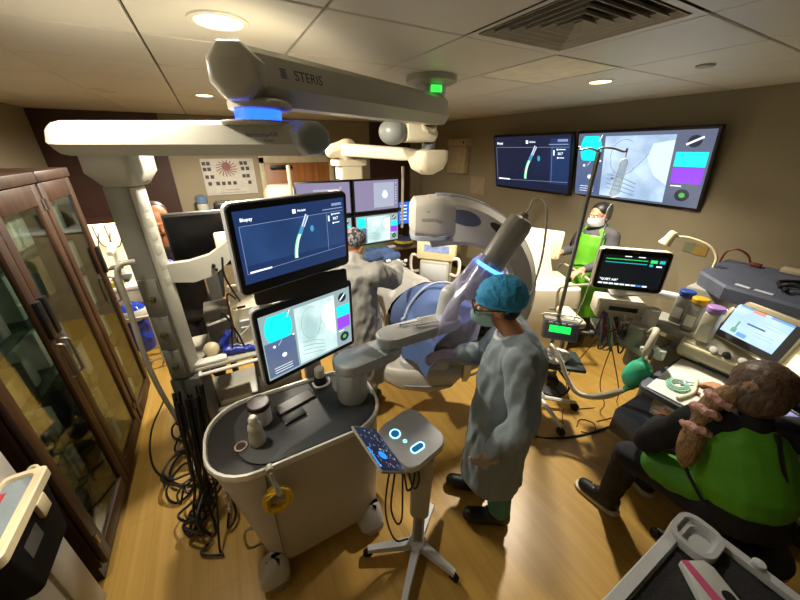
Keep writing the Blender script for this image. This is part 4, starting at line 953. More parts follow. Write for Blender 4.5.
solo('paper_stack', 'small stack of white paper on the desk front edge', 'paper', MB().box((2.04, 3.77, .875), (.13, .07, .025), None, .004, rz=.1), WHITE, (2.04, 3.77, .862))

# ------------------------------------------------------------------ wall fittings
T = thing('dispenser', 'cream wall dispenser with a black dot, high on the right wall near the corner', 'dispenser', (3.88, 4.62, 1.7))
part(T, 'body', MB().bx(3.78, 3.899, 4.40, 4.86, 1.75, 2.18, bev=.012), mat('dispenser_cream', '#ab9a7a', .5)); part(T, 'lid', MB().bx(3.77, 3.899, 4.39, 4.87, 2.185, 2.30, bev=.012), mat('dispenser_cream', '#ab9a7a')); part(T, 'lock', MB().cyl((3.771, 4.45, 2.24), (3.765, 4.45, 2.24), .02, n=14), BLACK)
solo('notice', 'blank tan notice sheet on the right wall below the dispenser', 'notice', MB().bx(3.893, 3.899, 3.98, 4.32, 1.45, 1.72), mat('notice_tan', '#9e8d72', .6), (3.896, 4.15, 1.58))
T = thing('poster', 'white anatomy poster with a red branching figure and small dark pictures, on the back wall', 'poster', (.25, 5.79, 1.74))
PM = Matrix.Translation((.25, 5.785, 1.745))
pb = MB(); pb.mt(0).bx(-.37, .37, -.002, .004, -.27, .26, PM)
pb.mt(1)
for x, z in ((-.33, .19), (-.27, .19), (-.33, .11), (-.27, .11), (-.32, 0.0), (-.25, 0.0), (-.3, -.1), (-.19, -.1), (-.11, -.1), (-.03, -.1), (.05, -.1), (.19, .19), (.25, .19), (.2, .11), (.27, .11), (.2, 0), (.26, 0), (.27, -.1)): pb.quad(x-.025, x+.025, z-.022, z+.03, -.004, PM)
pb.mt(2); random.seed(4)
for k in range(16):
    a = 2*PI*k/16; ribbon(pb, [(-.03, .13), (-.03+.06*math.cos(a), .13+.06*math.sin(a)), (-.03+.15*math.cos(a+.3), .12+.12*math.sin(a+.3))], .014, -.005-.0001*k, PM)
disc(pb, -.03, .15, .06, -.007, PM); pb.mt(3).quad(-.1, .1, -.2, -.188, -.004, PM).quad(-.2, .2, -.245, -.235, -.004, PM)
part(T, 'sheet', pb, [mat('poster_paper', '#b3aea2', .5), mat('poster_dark', '#2f2a26', .5), mat('poster_red', '#7b4a44', .5), mat('poster_grey', '#8d887e', .5)])
T = thing('water_bottle', 'blue-topped water bottle standing on the counter below the anatomy poster', 'bottle', (-.21, 5.55, 1.22))
part(T, 'bottle', MB().lathe([(.07, 0), (.075, .01), (.075, .16), (.06, .2)], place((-.21, 5.55, 1.22))), mat('bottle_pale', '#b3b1a6', .2)); part(T, 'cap', MB().lathe([(.07, .18), (.08, .19), (.08, .28), (.05, .3), (.001, .3)], place((-.21, 5.55, 1.22))), mat('bottle_blue', '#5d6f8a', .4))
T = thing('back_counter', 'tall pale counter against the back wall below the poster', 'counter', (0, 5.55, 0))
part(T, 'worktop', MB().bx(-.45, .62, 5.32, 5.735, 1.18, 1.22, bev=.005), LGREY); part(T, 'cabinet_base', MB().bx(-.43, .6, 5.36, 5.735, 0, 1.18), mat('counter_base', '#8d7f68', .5))
T = thing('black_holder', 'black boxy holder on the counter under the anatomy poster', 'holder', (.05, 5.55, 1.22))
part(T, 'box', MB().bx(-.07, .2, 5.48, 5.62, 1.221, 1.40, bev=.02), BLACK); part(T, 'insert', MB().bx(-.04, .17, 5.5, 5.6, 1.39, 1.42, bev=.01), DGREY)
T = thing('white_equipment_box', 'cream box-shaped machine behind the upper blue display', 'machine', (.78, 4.75, 0))
part(T, 'body', MB().loft([[V3(p[0]+.8, p[1]+4.75, z) for p in rrect(w_, d_, .04, 4)] for z, w_, d_ in ((1.3, .4, .36), (1.58, .42, .38), (1.68, .3, .28), (1.69, .25, .22))]), mat('cream_machine', '#cfc4a8', .45)); part(T, 'pedestal', MB().bx(.66, .94, 4.62, 4.88, 0, 1.3, bev=.02), GREYP)
# ------------------------------------------------------------------ lit supply station at the far left
SW = mat('station_white', '#d6d2c4', .5)
T = thing('supply_station', 'pale supply counter with a lit back panel at the far left, past the glass cabinets', 'counter', (-1.25, 4.3, 0))
part(T, 'base_unit', MB().bx(-1.79, -.8, 4.0, 4.55, 0, .78, bev=.004), SW); part(T, 'worktop', MB().bx(-1.79, -.78, 3.96, 4.56, .78, .82, bev=.005), WHITE)
part(T, 'back_panel', MB().bx(-1.79, -.8, 4.5, 4.55, .82, 1.43), SW); part(T, 'top_board', MB().bx(-1.79, -.8, 4.3, 4.55, 1.43, 1.46), WOODD)
part(T, 'strip_lamp', MB().bx(-1.6, -.95, 4.34, 4.38, 1.415, 1.429), LAMP)
L = bpy.data.lights.new('strip_lamp_light', 'AREA'); L.shape = 'RECTANGLE'; L.size = .65; L.size_y = .04; L.energy = 3.5; L.color = (1, .85, .6)
o = bpy.data.objects.new('strip_lamp_light', L); COL.objects.link(o); o.location = (-1.27, 4.36, 1.41); o.parent = T; o.matrix_parent_inverse = MW[T.name].inverted()
T = thing('microscope', 'white microscope-like device with a black base on the lit supply counter', 'device', (-1.1, 4.25, .82))
part(T, 'base', MB().box((-1.1, 4.22, .84), (.16, .2, .035), None, .01), BLACK); part(T, 'arm', MB().tube([(-1.1, 4.33, .85), (-1.1, 4.34, 1.05), (-1.09, 4.28, 1.18)], [.035, .03], 10, 4), WHITE); part(T, 'head', MB().cyl((-1.09, 4.3, 1.2), (-1.1, 4.15, 1.14), .04, .03, 16, .006), WHITE); part(T, 'stage', MB().box((-1.1, 4.2, .98), (.12, .12, .02), None, .004), BLACK)
solo('yellow_box', 'small yellow-green box on the near edge of the lit supply counter', 'box', MB().box((-1.12, 4.03, .85), (.14, .08, .055), None, .006), mat('box_yellow', '#a8982c', .5), (-1.12, 4.03, .822))
for k, (x, y, a) in enumerate(((-1.30, 4.2, .2), (-1.50, 4.15, -.1))): solo('white_pack', 'crumpled white pack on the lit supply counter, %s' % ('beside the microscope', 'deep in the corner')[k], 'pack', blob([('e', (x, y, .88), (.09, .07, .055))], .012, 2, wrinkle(.015, (20, 20, 20), k)), WHITE, (x, y, .822))
for k in range(3): solo('wall_cable', 'thin dark cable drooping on the lit back panel, %s' % ('left of three', 'middle of three', 'right of three')[k], 'cable', MB().tube([(-1.35+.1*k, 4.485, 1.38), (-1.33+.1*k, 4.48, 1.22-.03*k), (-1.27+.1*k, 4.48, 1.15), (-1.22+.1*k, 4.485, 1.3)], .005, 6, 4), CBL, (-1.3+.1*k, 4.485, 1.15))
T = thing('linen_hamper', 'white wire hamper stand with a shiny blue bag, beside the far cabinet end', 'hamper', (-.98, 3.72, 0))
part(T, 'wire_frame', MB().tube([(-1.12, 3.58, .02), (-1.12, 3.58, .62), (-.84, 3.58, .62), (-.84, 3.58, .02)], .011, 8, 0).tube([(-1.12, 3.86, .02), (-1.12, 3.86, .62), (-.84, 3.86, .62), (-.84, 3.86, .02)], .011, 8, 0).tube([(-1.12, 3.58, .1), (-1.12, 3.86, .1), (-.84, 3.86, .1), (-.84, 3.58, .1)], .009, 8, 0, True), WHITE)
part(T, 'bag', blob([('c', (-.98, 3.72, .26), (-.98, 3.72, .6), .1, .125)], .012, 2, wrinkle(.016, (12, 12, 6))), mat('bag_blue', '#1d3fb0', .22))
part(T, 'bag_cuff', MB().lathe([(.13, .57), (.145, .6), (.14, .66), (.125, .68)], place((-.98, 3.72, 0)), caps=False), mat('cuff_white', '#c9c6ba', .5))
# ------------------------------------------------------------------ people
def hand(w_, d, n, side, curl=35, k=1.):
    """palm and five fingers from wrist w_, pointing along d, palm facing n"""
    w_, d, n = V3(w_), V3(d).normalized(), V3(n); n = (n - d*n.dot(d)).normalized(); s = d.cross(n)*side
    rot = Matrix((s, d, n)).transposed()
    sh = [('e', w_ + d*.05*k, (.040*k, .052*k, .017*k), rot), ('c', w_ - d*.01, w_ + d*.03*k, .026*k, .03*k)]
    for i, ln in enumerate((.072, .080, .075, .058)):
        b_ = w_ + d*.088*k + s*(.031-.0205*i)*k; q = d
        dr = d + s*(.12-.08*i)
        for seg, f in enumerate((.45, .32, .23)):
            a = R(curl*(.5+.7*seg)); dd = (dr.normalized()*math.cos(a) + n*math.sin(a)).normalized(); e = b_ + dd*ln*f*k*1.1
            sh.append(('c', b_, e, .0092*k, .0082*k)); b_ = e
    b_ = w_ + d*.025*k + s*.03*k; e = b_ + (s*.75 + d*.6 + n*.3).normalized()*.04*k; sh.append(('c', b_, e, .012*k, .0105*k))
    sh.append(('c', e, e + (d*.9 + s*.2 + n*.4).normalized()*.032*k, .0105*k, .009*k))
    return sh
def head(c, f, up=(0, 0, 1), k=1.):
    """skull, jaw, nose, lips, ears; returns shapes and the head frame (x right of the person, y face, z up)"""
    f = V3(f).normalized(); up = V3(up); up = (up - f*up.dot(f)).normalized(); r = f.cross(up)
    Fm = Matrix((r, f, up)).transposed(); c = V3(c); P_ = lambda x, y, z: c + Fm @ V3(x*k, y*k, z*k)
    sh = [('e', P_(0, -.012, .03), (.075*k, .094*k, .088*k), Fm), ('e', P_(0, .022, -.025), (.062*k, .07*k, .08*k), Fm), ('e', P_(0, .05, -.075), (.036*k, .036*k, .03*k), Fm),
          ('c', P_(0, .088, .015), P_(0, .112, -.022), .010*k, .014*k), ('c', P_(-.018, .09, -.058), P_(.018, .09, -.058), .008*k, .008*k),
          ('e', P_(.076, -.005, -.01), (.012*k, .022*k, .034*k), Fm), ('e', P_(-.076, -.005, -.01), (.012*k, .022*k, .034*k), Fm), ('c', P_(.03, .082, .028), P_(-.03, .082, .028), .012*k, .012*k)]
    M = Fm.to_4x4(); M.translation = c
    return sh, M
def eyes(T, M, k=1.):
    for s in (-1, 1):
        e = part(T, 'eye', MB().ball((0, 0, 0), .0125*k, M @ Matrix.Translation((s*.03*k, .082*k, .004*k)), 14, 10), mat('eye_white', '#cfc9c0', .25))
        part(e, 'iris', MB().ball((0, 0, 0), (.0065*k, .003*k, .0065*k), M @ Matrix.Translation((s*.03*k, .0938*k, .004*k)), 12, 8), mat('iris_dark', '#1d120c', .2))
def mid(a, b_, t=.5): return V3(a).lerp(V3(b_), t)

GOWN = mat('gown_grey_blue', '#828f96', .8, var=.05, bump=.25, bscale=30); SCRUB = mat('scrub_teal', '#3f7d76', .8); CLOG = mat('clog_black', '#0b0c10', .4)
CAPB = mat('cap_blue', '#2f8fc2', .75, var=.1, bump=.5, bscale=90)
# --- nurse in the middle, standing, facing the robot arm
F = V3(-.8, .6, 0).normalized(); Lf = V3(-F.y, F.x, 0); B = V3(1.165, .835, 0)
at = lambda f, l, z: B + F*f + Lf*l + V3(0, 0, z)
T = thing('person', 'standing person in a grey-blue gown and blue bouffant cap, between cart and infusion pole', 'person', tuple(B))
hs, HM = head(at(.13, -.02, 1.475), F*1 + V3(0, 0, -.25), k=.98)
shp = hs + [('c', at(.03, 0, 1.33), at(.11, -.01, 1.42), .052, .05), ('c', at(0, 0, .82), at(0, 0, 1.16), .12, .115), ('c', at(.01, .12, 1.27), at(.01, -.12, 1.27), .056, .056),
     ('c', at(.01, .15, 1.26), at(-.02, .235, 1.0), .046, .04), ('c', at(-.02, .235, 1.0), at(.09, .225, .77), .04, .027), ('c', at(0, -.16, 1.27), at(.1, -.22, 1.04), .048, .04), ('c', at(.1, -.22, 1.04), at(.28, -.14, 1.08), .04, .027),
     ('c', at(0, .085, .84), at(.0, .085, .46), .078, .052), ('c', at(0, .085, .46), at(-.05, .085, .09), .05, .036), ('c', at(0, -.085, .84), at(.04, -.09, .46), .078, .052), ('c', at(.04, -.09, .46), at(.05, -.1, .09), .05, .036),
     ('c', at(-.07, .085, .05), at(.10, .095, .04), .04, .034), ('c', at(.03, -.1, .05), at(.20, -.11, .04), .04, .034)]
shp += hand(at(.09, .225, .77), F*.5 + V3(0, 0, -1), -Lf, 1, 40) + hand(at(.28, -.14, 1.08), F*1 + Lf*.3, V3(0, 0, -1), -1, 30)
part(T, 'body', blob(shp, .0065, 4), SKIN)
eyes(T, HM, .98)
g = [('c', at(0, 0, .86), at(0, 0, 1.2), .155, .14), ('e', at(0, 0, 1.24), (.12, .175, .1), Matrix((F, Lf, V3(0, 0, 1))).transposed()), ('c', at(.01, .15, 1.275), at(.01, -.15, 1.275), .078, .078),
     ('c', at(.02, .15, 1.25), at(-.02, .235, 1.0), .072, .064), ('c', at(-.02, .235, 1.0), at(.08, .225, .80), .062, .05), ('c', at(0, -.15, 1.26), at(.1, -.225, 1.04), .078, .068), ('c', at(.1, -.225, 1.04), at(.24, -.16, 1.075), .066, .054)]
sk = MB().loft([[B + F*(.02 + r*math.cos(a)*(1 + .04*math.sin(7*a))) + Lf*(r*1.05*math.sin(a)) + V3(0, 0, z) for a in [2*PI*i/40 for i in range(40)]] for z, r in ((.33, .17), (.5, .165), (.75, .158), (1.0, .148), (1.15, .135))])
g.append(('m', sk))
part(T, 'gown', blob(g, .0085, 5, wrinkle(.016, (13, 13, 5), 2)), GOWN)
col = [HM @ V3(.064*math.cos(a), -.035 + .058*math.sin(a), -.155 - .028*math.sin(a)) for a in [2*PI*i/24 for i in range(24)]]
part(T, 'gown_collar', MB().tube(col, .010, 8, 1, True), mat('collar_pale', '#c0c7c6', .7))
capb = blob([('e', HM @ V3(0, -.03, .055), (.098, .112, .08), HM.to_3x3()), ('e', HM @ V3(0, -.055, .03), (.094, .092, .08), HM.to_3x3())], .008, 4, wrinkle(.007, (28, 28, 28), 1))
part(T, 'bouffant_cap', capb, CAPB)
part(T, 'cap_band', MB().tube([HM @ V3(.088*math.cos(a), -.016 + .103*math.sin(a), .012 + .028*math.sin(a)) for a in [2*PI*i/24 for i in range(24)]], .007, 6, 1, True), CAPB)
part(T, 'hair', blob([('e', HM @ V3(0, -.05, -.03), (.072, .06, .06), HM.to_3x3())], .008, 3), mat('hair_black', '#15100d', .5))
msk = MB().loft([[HM @ V3(.066*math.sin(R(u)), .015 + (.088 + dz)*math.cos(R(u)), z) for u in range(-80, 81, 10)] for z, dz in ((-.005, .012), (-.03, .024), (-.06, .022), (-.085, .002))], cap=False, closed=False)
part(T, 'face_mask', msk, mat('mask_teal', '#86aaa3', .7))
gl = MB()
for s in (-1, 1): gl.tube([HM @ V3(s*.032 + .024*math.cos(a), .107, .006 + .018*math.sin(a)) for a in [2*PI*i/16 for i in range(16)]], .003, 6, 1, True).tube([HM @ V3(s*.056, .105, .01), HM @ V3(s*.082, .03, .008), HM @ V3(s*.084, -.03, .0)], .003, 6, 3)
gl.tube([HM @ V3(-.01, .108, .008), HM @ V3(.01, .108, .008)], .003, 6, 0)
part(T, 'glasses', gl, BLACK)
tr = [('c', at(0, .07, .46), at(-.05, .085, .14), .07, .066), ('c', at(.03, -.08, .46), at(.05, -.1, .14), .07, .066)]
part(T, 'scrub_trousers', blob(tr, .009, 4, wrinkle(.007, (12, 12, 6), 5)), SCRUB)
for (a, b_, nm) in ((at(-.08, .085, .052), at(.12, .097, .045), 0), (at(.02, -.1, .052), at(.22, -.112, .045), 0)):
    part(T, 'clog', blob([('c', a, b_, .05, .046), ('c', a + V3(0, 0, .03), mid(a, b_, .4) + V3(0, 0, .03), .046, .042)], .008, 4), CLOG)
GLV = mat('glove_tan', '#9d9386', .5)
part(T, 'glove', blob(hand(at(.09, .225, .77), F*.5 + V3(0, 0, -1), -Lf, 1, 40, 1.07), .0038, 3), GLV)
part(T, 'glove', blob(hand(at(.28, -.14, 1.08), F*1 + Lf*.3, V3(0, 0, -1), -1, 30, 1.07), .0038, 3), mat('glove_lilac', '#8f86a3', .5))

# --- doctor at the table, seen from behind
F = V3(.72, .69, 0).normalized(); Lf = V3(-F.y, F.x, 0); B = V3(.785, 2.03, 0)
T = thing('person', 'person in a grey gown and patterned cap leaning over the covered table, arm reaching forward', 'person', tuple(B))
hs, HM = head(at(.09, .03, 1.49), F + V3(0, 0, -.5) - Lf*.15)
sl = [(0, .16, 1.32), (.06, .22, 1.1), (.33, .18, 1.1)]; sr = [(0, -.16, 1.32), (.22, -.23, 1.2), (.50, -.18, 1.22)]
shp = hs + [('c', at(.0, 0, 1.36), at(.06, .02, 1.44), .055, .053), ('c', at(0, 0, .9), at(0, 0, 1.2), .13, .12), ('c', at(0, .13, 1.32), at(0, -.13, 1.32), .064, .064)]
for s_ in (sl, sr): shp += [('c', at(*s_[0]), at(*s_[1]), .05, .042), ('c', at(*s_[1]), at(*s_[2]), .042, .03)]
for s in (1, -1): shp += [('c', at(0, s*.09, .92), at(0, s*.09, .5), .082, .055), ('c', at(0, s*.09, .5), at(-.02, s*.09, .09), .052, .038), ('c', at(-.04, s*.09, .05), at(.15, s*.1, .04), .042, .036)]
shp += hand(at(*sl[2]), F - Lf*.2, V3(0, 0, -1), 1, 35) + hand(at(*sr[2]), F + Lf*.2, V3(0, 0, -1), -1, 35)
part(T, 'body', blob(shp, .0075, 4), SKIN2); eyes(T, HM)
g = [('c', at(0, 0, .95), at(0, 0, 1.25), .165, .155), ('e', at(0, 0, 1.29), (.13, .18, .1), Matrix((F, Lf, V3(0, 0, 1))).transposed()), ('c', at(0, .14, 1.32), at(0, -.14, 1.32), .08, .08), ('c', at(-.01, 0, 1.34), at(.03, .01, 1.39), .09, .07)]
for s_ in (sl, sr): g += [('c', at(*s_[0]), at(*s_[1]), .084, .074), ('c', at(*s_[1]), at(*mid(s_[1], s_[2], .85)), .072, .055)]
g.append(('m', MB().loft([[B + F*(r*math.cos(a)*(1 + .04*math.sin(7*a))) + Lf*(r*1.05*math.sin(a)) + V3(0, 0, z) for a in [2*PI*i/40 for i in range(40)]] for z, r in ((.35, .2), (.6, .2), (.9, .185), (1.2, .15))])))
part(T, 'gown', blob(g, .01, 5, wrinkle(.016, (12, 12, 7), 9)), mat('gown_grey', '#85847f', .8, var=.05, bump=.25, bscale=30))
def pattern_mat():
    m = bpy.data.materials.new('cap_pattern'); m.use_nodes = True; nt = m.node_tree; b = nt.nodes['Principled BSDF']
    tc = nt.nodes.new('ShaderNodeTexCoord'); vo = nt.nodes.new('ShaderNodeTexVoronoi'); vo.inputs['Scale'].default_value = 75
    rp = nt.nodes.new('ShaderNodeValToRGB'); rp.color_ramp.interpolation = 'CONSTANT'
    rp.color_ramp.elements[0].color = lin('#23272c'); rp.color_ramp.elements[1].position = .45; rp.color_ramp.elements[1].color = lin('#6d7a80')
    e = rp.color_ramp.elements.new(.7); e.color = lin('#8c6a66'); e = rp.color_ramp.elements.new(.85); e.color = lin('#3b4d49')
    nt.links.new(tc.outputs['Object'], vo.inputs['Vector']); nt.links.new(vo.outputs['Color'], rp.inputs['Fac']); nt.links.new(rp.outputs[0], b.inputs['Base Color']); b.inputs['Roughness'].default_value = .8
    return m
part(T, 'patterned_cap', blob([('e', HM @ V3(0, -.02, .045), (.09, .108, .085), HM.to_3x3()), ('e', HM @ V3(0, -.07, .03), (.07, .05, .055), HM.to_3x3())], .008, 4), pattern_mat())
part(T, 'face_mask', MB().loft([[HM @ V3(.07*math.sin(R(u)), .015 + (.088 + dz)*math.cos(R(u)), z) for u in range(-95, 96, 10)] for z, dz in ((-.005, .012), (-.03, .024), (-.06, .022), (-.09, .002))], cap=False, closed=False), mat('mask_white', '#c6c8ca', .7))
part(T, 'trousers', blob([('c', at(0, s*.09, .6), at(-.02, s*.09, .12), .095, .07) for s in (1, -1)], .011, 4), SCRUB)
for s in (1, -1): part(T, 'shoe', blob([('c', at(-.05, s*.09, .052), at(.16, s*.1, .045), .05, .046)], .009, 3), CLOG)
for s_, d, sd in ((sl, F - Lf*.2, 1), (sr, F + Lf*.2, -1)): part(T, 'glove', blob(hand(at(*s_[2]), d, V3(0, 0, -1), sd, 35, 1.07), .0045, 3), mat('glove_pale', '#b4b2a8', .5))

# --- person in a bright green lead apron by the right wall
F = V3(-.93, .25, 0).normalized(); Lf = V3(-F.y, F.x, 0); B = V3(3.44, 1.80, 0)
GRN = mat('apron_green', '#5aa81c', .55, var=.06); GRNT = mat('apron_trim', '#10160f', .6); SHG = mat('sleeve_grey', '#4b4a4e', .8); DKP = mat('trousers_dark', '#15161c', .85)
T = thing('person', 'standing person in a bright green apron and face mask under the wall screens', 'person', tuple(B))
hs, HM = head(at(.05, 0, 1.53), F + Lf*.1 + V3(0, 0, -.2))
sl = [(0, .17, 1.35), (.02, .24, 1.1), (.28, .2, 1.03)]; sr = [(0, -.17, 1.35), (.05, -.24, 1.1), (.30, -.12, 1.12)]
shp = hs + [('c', at(0, 0, 1.39), at(.03, 0, 1.47), .055, .053), ('c', at(0, 0, .88), at(0, 0, 1.28), .14, .14), ('c', at(0, .14, 1.35), at(0, -.14, 1.35), .064, .064)]
for s_ in (sl, sr): shp += [('c', at(*s_[0]), at(*s_[1]), .05, .042), ('c', at(*s_[1]), at(*s_[2]), .042, .03)]
for s in (1, -1): shp += [('c', at(0, s*.09, .9), at(0, s*.09, .48), .082, .055), ('c', at(0, s*.09, .48), at(-.02, s*.09, .09), .052, .038), ('c', at(-.04, s*.09, .05), at(.15, s*.1, .04), .042, .036)]
shp += hand(at(*sl[2]), F + V3(0, 0, -.3), V3(0, 0, -1), 1, 30) + hand(at(*sr[2]), F + Lf*.3, V3(0, 0, -1), -1, 30)
part(T, 'body', blob(shp, .006, 4), mat('skin_pink', '#c08a70', .5)); eyes(T, HM)
g = [('c', at(0, 0, 1.0), at(0, 0, 1.28), .155, .155), ('c', at(0, .14, 1.35), at(0, -.14, 1.35), .072, .072), ('c', at(0, 0, 1.36), at(.02, 0, 1.42), .075, .065)]
for s_ in (sl, sr): g += [('c', at(*s_[0]), at(*s_[1]), .066, .058), ('c', at(*s_[1]), at(*mid(s_[1], s_[2], .85)), .056, .044)]
part(T, 'grey_shirt', blob(g, .01, 4, wrinkle(.006, (10, 10, 8), 3)), SHG)
ap = [('c', at(.0, 0, .92), at(.0, 0, 1.24), .178, .172), ('c', at(.005, .1, 1.34), at(.005, -.1, 1.34), .078, .078), ('m', MB().loft([[B + F*(.01 + r*math.cos(a)) + Lf*(r*1.08*math.sin(a)) + V3(0, 0, z) for a in [2*PI*i/32 for i in range(32)]] for z, r in ((.45, .2), (.7, .195), (1.0, .18), (1.1, .15))]))]
AP = part(T, 'green_apron', blob(ap, .01, 5, wrinkle(.007, (8, 8, 4), 7)), GRN)
part(AP, 'trim', MB().tube([at(.09, .17, 1.37), at(.13, .18, 1.28), at(.13, .19, 1.18), at(.08, .2, 1.1)], .009, 6, 4), GRNT)
part(AP, 'trim', MB().tube([at(.09, -.15, 1.37), at(.14, -.16, 1.28), at(.14, -.18, 1.18), at(.08, -.2, 1.1)], .009, 6, 4), GRNT)
part(AP, 'belt', MB().tube([B + F*(.19*math.cos(a)) + Lf*(.2*math.sin(a)) + V3(0, 0, 1.0 + .03*math.sin(3*a)) for a in [2*PI*i/20 for i in range(20)]], .010, 6, 1, True), GRNT)
part(AP, 'neck_collar', MB().tube([HM @ V3(.07*math.cos(a), -.03 + .068*math.sin(a), -.14) for a in [2*PI*i/20 for i in range(20)]], .022, 8, 1, True), mat('collar_green', '#3f6f1c', .6))
part(T, 'hair', blob([('e', HM @ V3(0, -.025, .05), (.086, .095, .08), HM.to_3x3()), ('e', HM @ V3(0, -.06, -.01), (.076, .06, .08), HM.to_3x3())], .008, 4), mat('hair_black', '#15100d'))
part(T, 'face_mask', MB().loft([[HM @ V3(.07*math.sin(R(u)), .015 + (.09 + dz)*math.cos(R(u)), z) for u in range(-95, 96, 10)] for z, dz in ((-.0, .012), (-.03, .024), (-.06, .024), (-.09, .006))], cap=False, closed=False), mat('mask_white', '#c6c8ca'))
part(T, 'trousers', blob([('c', at(0, s*.09, .7), at(-.02, s*.09, .12), .095, .07) for s in (1, -1)], .011, 4), DKP)
for s in (1, -1): part(T, 'shoe', blob([('c', at(-.05, s*.09, .052), at(.16, s*.1, .045), .05, .046)], .009, 3), CLOG)

# --- person behind the wide black display
F = V3(.3, -.95, 0).normalized(); Lf = V3(-F.y, F.x, 0); B = V3(-.40, 3.0, 0)
T = thing('person', 'person in dark clothes mostly hidden behind the wide black display, one purple glove showing', 'person', tuple(B))
hs, HM = head(at(.06, -.05, 1.655), F + V3(0, 0, -.6))
sl = [(0, .17, 1.4), (.05, .26, 1.15), (.2, .2, .95)]; sr = [(0, -.17, 1.4), (.08, -.24, 1.22), (.31, -.14, 1.40)]
shp = hs + [('c', at(0, 0, 1.42), at(.04, -.03, 1.58), .055, .053), ('c', at(0, 0, .9), at(0, 0, 1.3), .14, .14), ('c', at(0, .14, 1.38), at(0, -.14, 1.38), .064, .064)]
for s_ in (sl, sr): shp += [('c', at(*s_[0]), at(*s_[1]), .05, .042), ('c', at(*s_[1]), at(*s_[2]), .042, .03)]
for s in (1, -1): shp += [('c', at(0, s*.09, .92), at(0, s*.09, .5), .082, .055), ('c', at(0, s*.09, .5), at(-.02, s*.09, .09), .052, .038), ('c', at(-.04, s*.09, .05), at(.15, s*.1, .04), .042, .036)]
shp += hand(at(*sr[2]), F + V3(0, 0, .3), V3(0, 0, -1), -1, 30) + hand(at(*sl[2]), F, V3(0, 0, -1), 1, 30)
part(T, 'body', blob(shp, .0075, 4), mat('skin_orange', '#b06f48', .5)); eyes(T, HM)
g = [('c', at(0, 0, .9), at(0, 0, 1.3), .165, .16), ('c', at(0, .15, 1.38), at(0, -.15, 1.38), .075, .075)]
for s_ in (sl, sr): g += [('c', at(*s_[0]), at(*s_[1]), .07, .06), ('c', at(*s_[1]), at(*mid(s_[1], s_[2], .85)), .058, .046)]
part(T, 'dark_top', blob(g, .011, 4), mat('top_dark', '#2a2b31', .85)); part(T, 'trousers', blob([('c', at(0, s*.09, .9), at(-.02, s*.09, .12), .1, .07) for s in (1, -1)], .011, 4), DKP)
part(T, 'glove', blob(hand(at(*sr[2]), F + V3(0, 0, .3), V3(0, 0, -1), -1, 30, 1.07), .0045, 3), mat('glove_purple', '#8378c9', .45))
part(T, 'hair', blob([('e', HM @ V3(0, -.05, .04), (.082, .075, .08), HM.to_3x3())], .009, 3), mat('hair_brown', '#3a2114', .5))
for s in (1, -1): part(T, 'shoe', blob([('c', at(-.05, s*.09, .052), at(.16, s*.1, .045), .05, .046)], .009, 3), CLOG)

# --- seated person in a green apron at the anaesthesia machine
B = V3(0, 0, 0)
T = thing('person', 'seated person in black with a green apron and long fair ponytail, back to the viewer', 'person', (1.94, .04, 0))
hs, HM = head((1.945, .165, 1.16), (.86, .0, -.5), k=1.0)
Ls, Rs = V3(1.82, .27, .965), V3(2.06, .0, 1.0); Le, Re = V3(1.80, .40, .70), V3(2.26, .12, .80); Lw, Rw = V3(2.03, .42, .72), V3(2.30, .27, .90)
hip = V3(1.93, .04, .53); nk = V3(1.925, .14, 1.03); Lh, Rh = V3(1.88, .11, .53), V3(2.0, -.03, .53)
Lk, Rk = V3(1.80, .44, .54), V3(2.2, .36, .55); La, Ra = V3(1.86, .47, .1), V3(2.20, .42, .1)
shp = hs + [('c', nk, V3(1.928, .165, 1.11), .055, .05), ('c', hip + V3(0, 0, .05), mid(Ls, Rs) - V3(.0, .0, .1), .15, .14), ('c', Ls, Rs, .06, .06), ('c', Ls, Le, .05, .042), ('c', Le, Lw, .042, .028), ('c', Rs, Re, .05, .042), ('c', Re, Rw, .042, .028),
       ('c', Lh, Lk, .09, .06), ('c', Lk, La, .057, .037), ('c', Rh, Rk, .09, .06), ('c', Rk, Ra, .057, .037), ('c', La + V3(.01, -.03, -.05), La + V3(-.02, .13, -.055), .04, .035), ('c', Ra + V3(0, -.03, -.05), Ra + V3(.04, .12, -.055), .04, .035)]
shp += hand(Lw, (.9, .1, -.05), (0, 0, -1), 1, 40) + hand(Rw, (.3, .9, -.05), (0, 0, -1), -1, 35)
part(T, 'body', blob(shp, .006, 4), SKIN); eyes(T, HM)
BK = mat('shirt_black', '#0a0a0c', .85, var=.1)
g = [('c', hip + V3(0, 0, .06), mid(Ls, Rs) - V3(.0, .0, .1), .162, .152), ('c', Ls, Rs, .075, .075), ('c', nk - V3(0, 0, .06), nk + V3(0, 0, .02), .09, .062), ('c', Ls, Le, .074, .062), ('c', Le, mid(Le, Lw, .85), .06, .045), ('c', Rs, Re, .074, .062), ('c', Re, mid(Re, Rw, .85), .06, .045)]
part(T, 'black_shirt', blob(g, .009, 5, wrinkle(.007, (9, 9, 9), 4)), BK)
part(T, 'dark_trousers', blob([('c', Lh, Lk, .108, .078), ('c', Lk, La + V3(0, 0, .03), .075, .058), ('c', Rh, Rk, .108, .078), ('c', Rk, Ra + V3(0, 0, .03), .075, .058), ('c', Lh, Rh, .12, .12)], .009, 5, wrinkle(.007, (10, 10, 8), 6)), DKP)
GD = mat('apron_green_deep', '#4f961a', .6, var=.06, bump=.15, bscale=25)
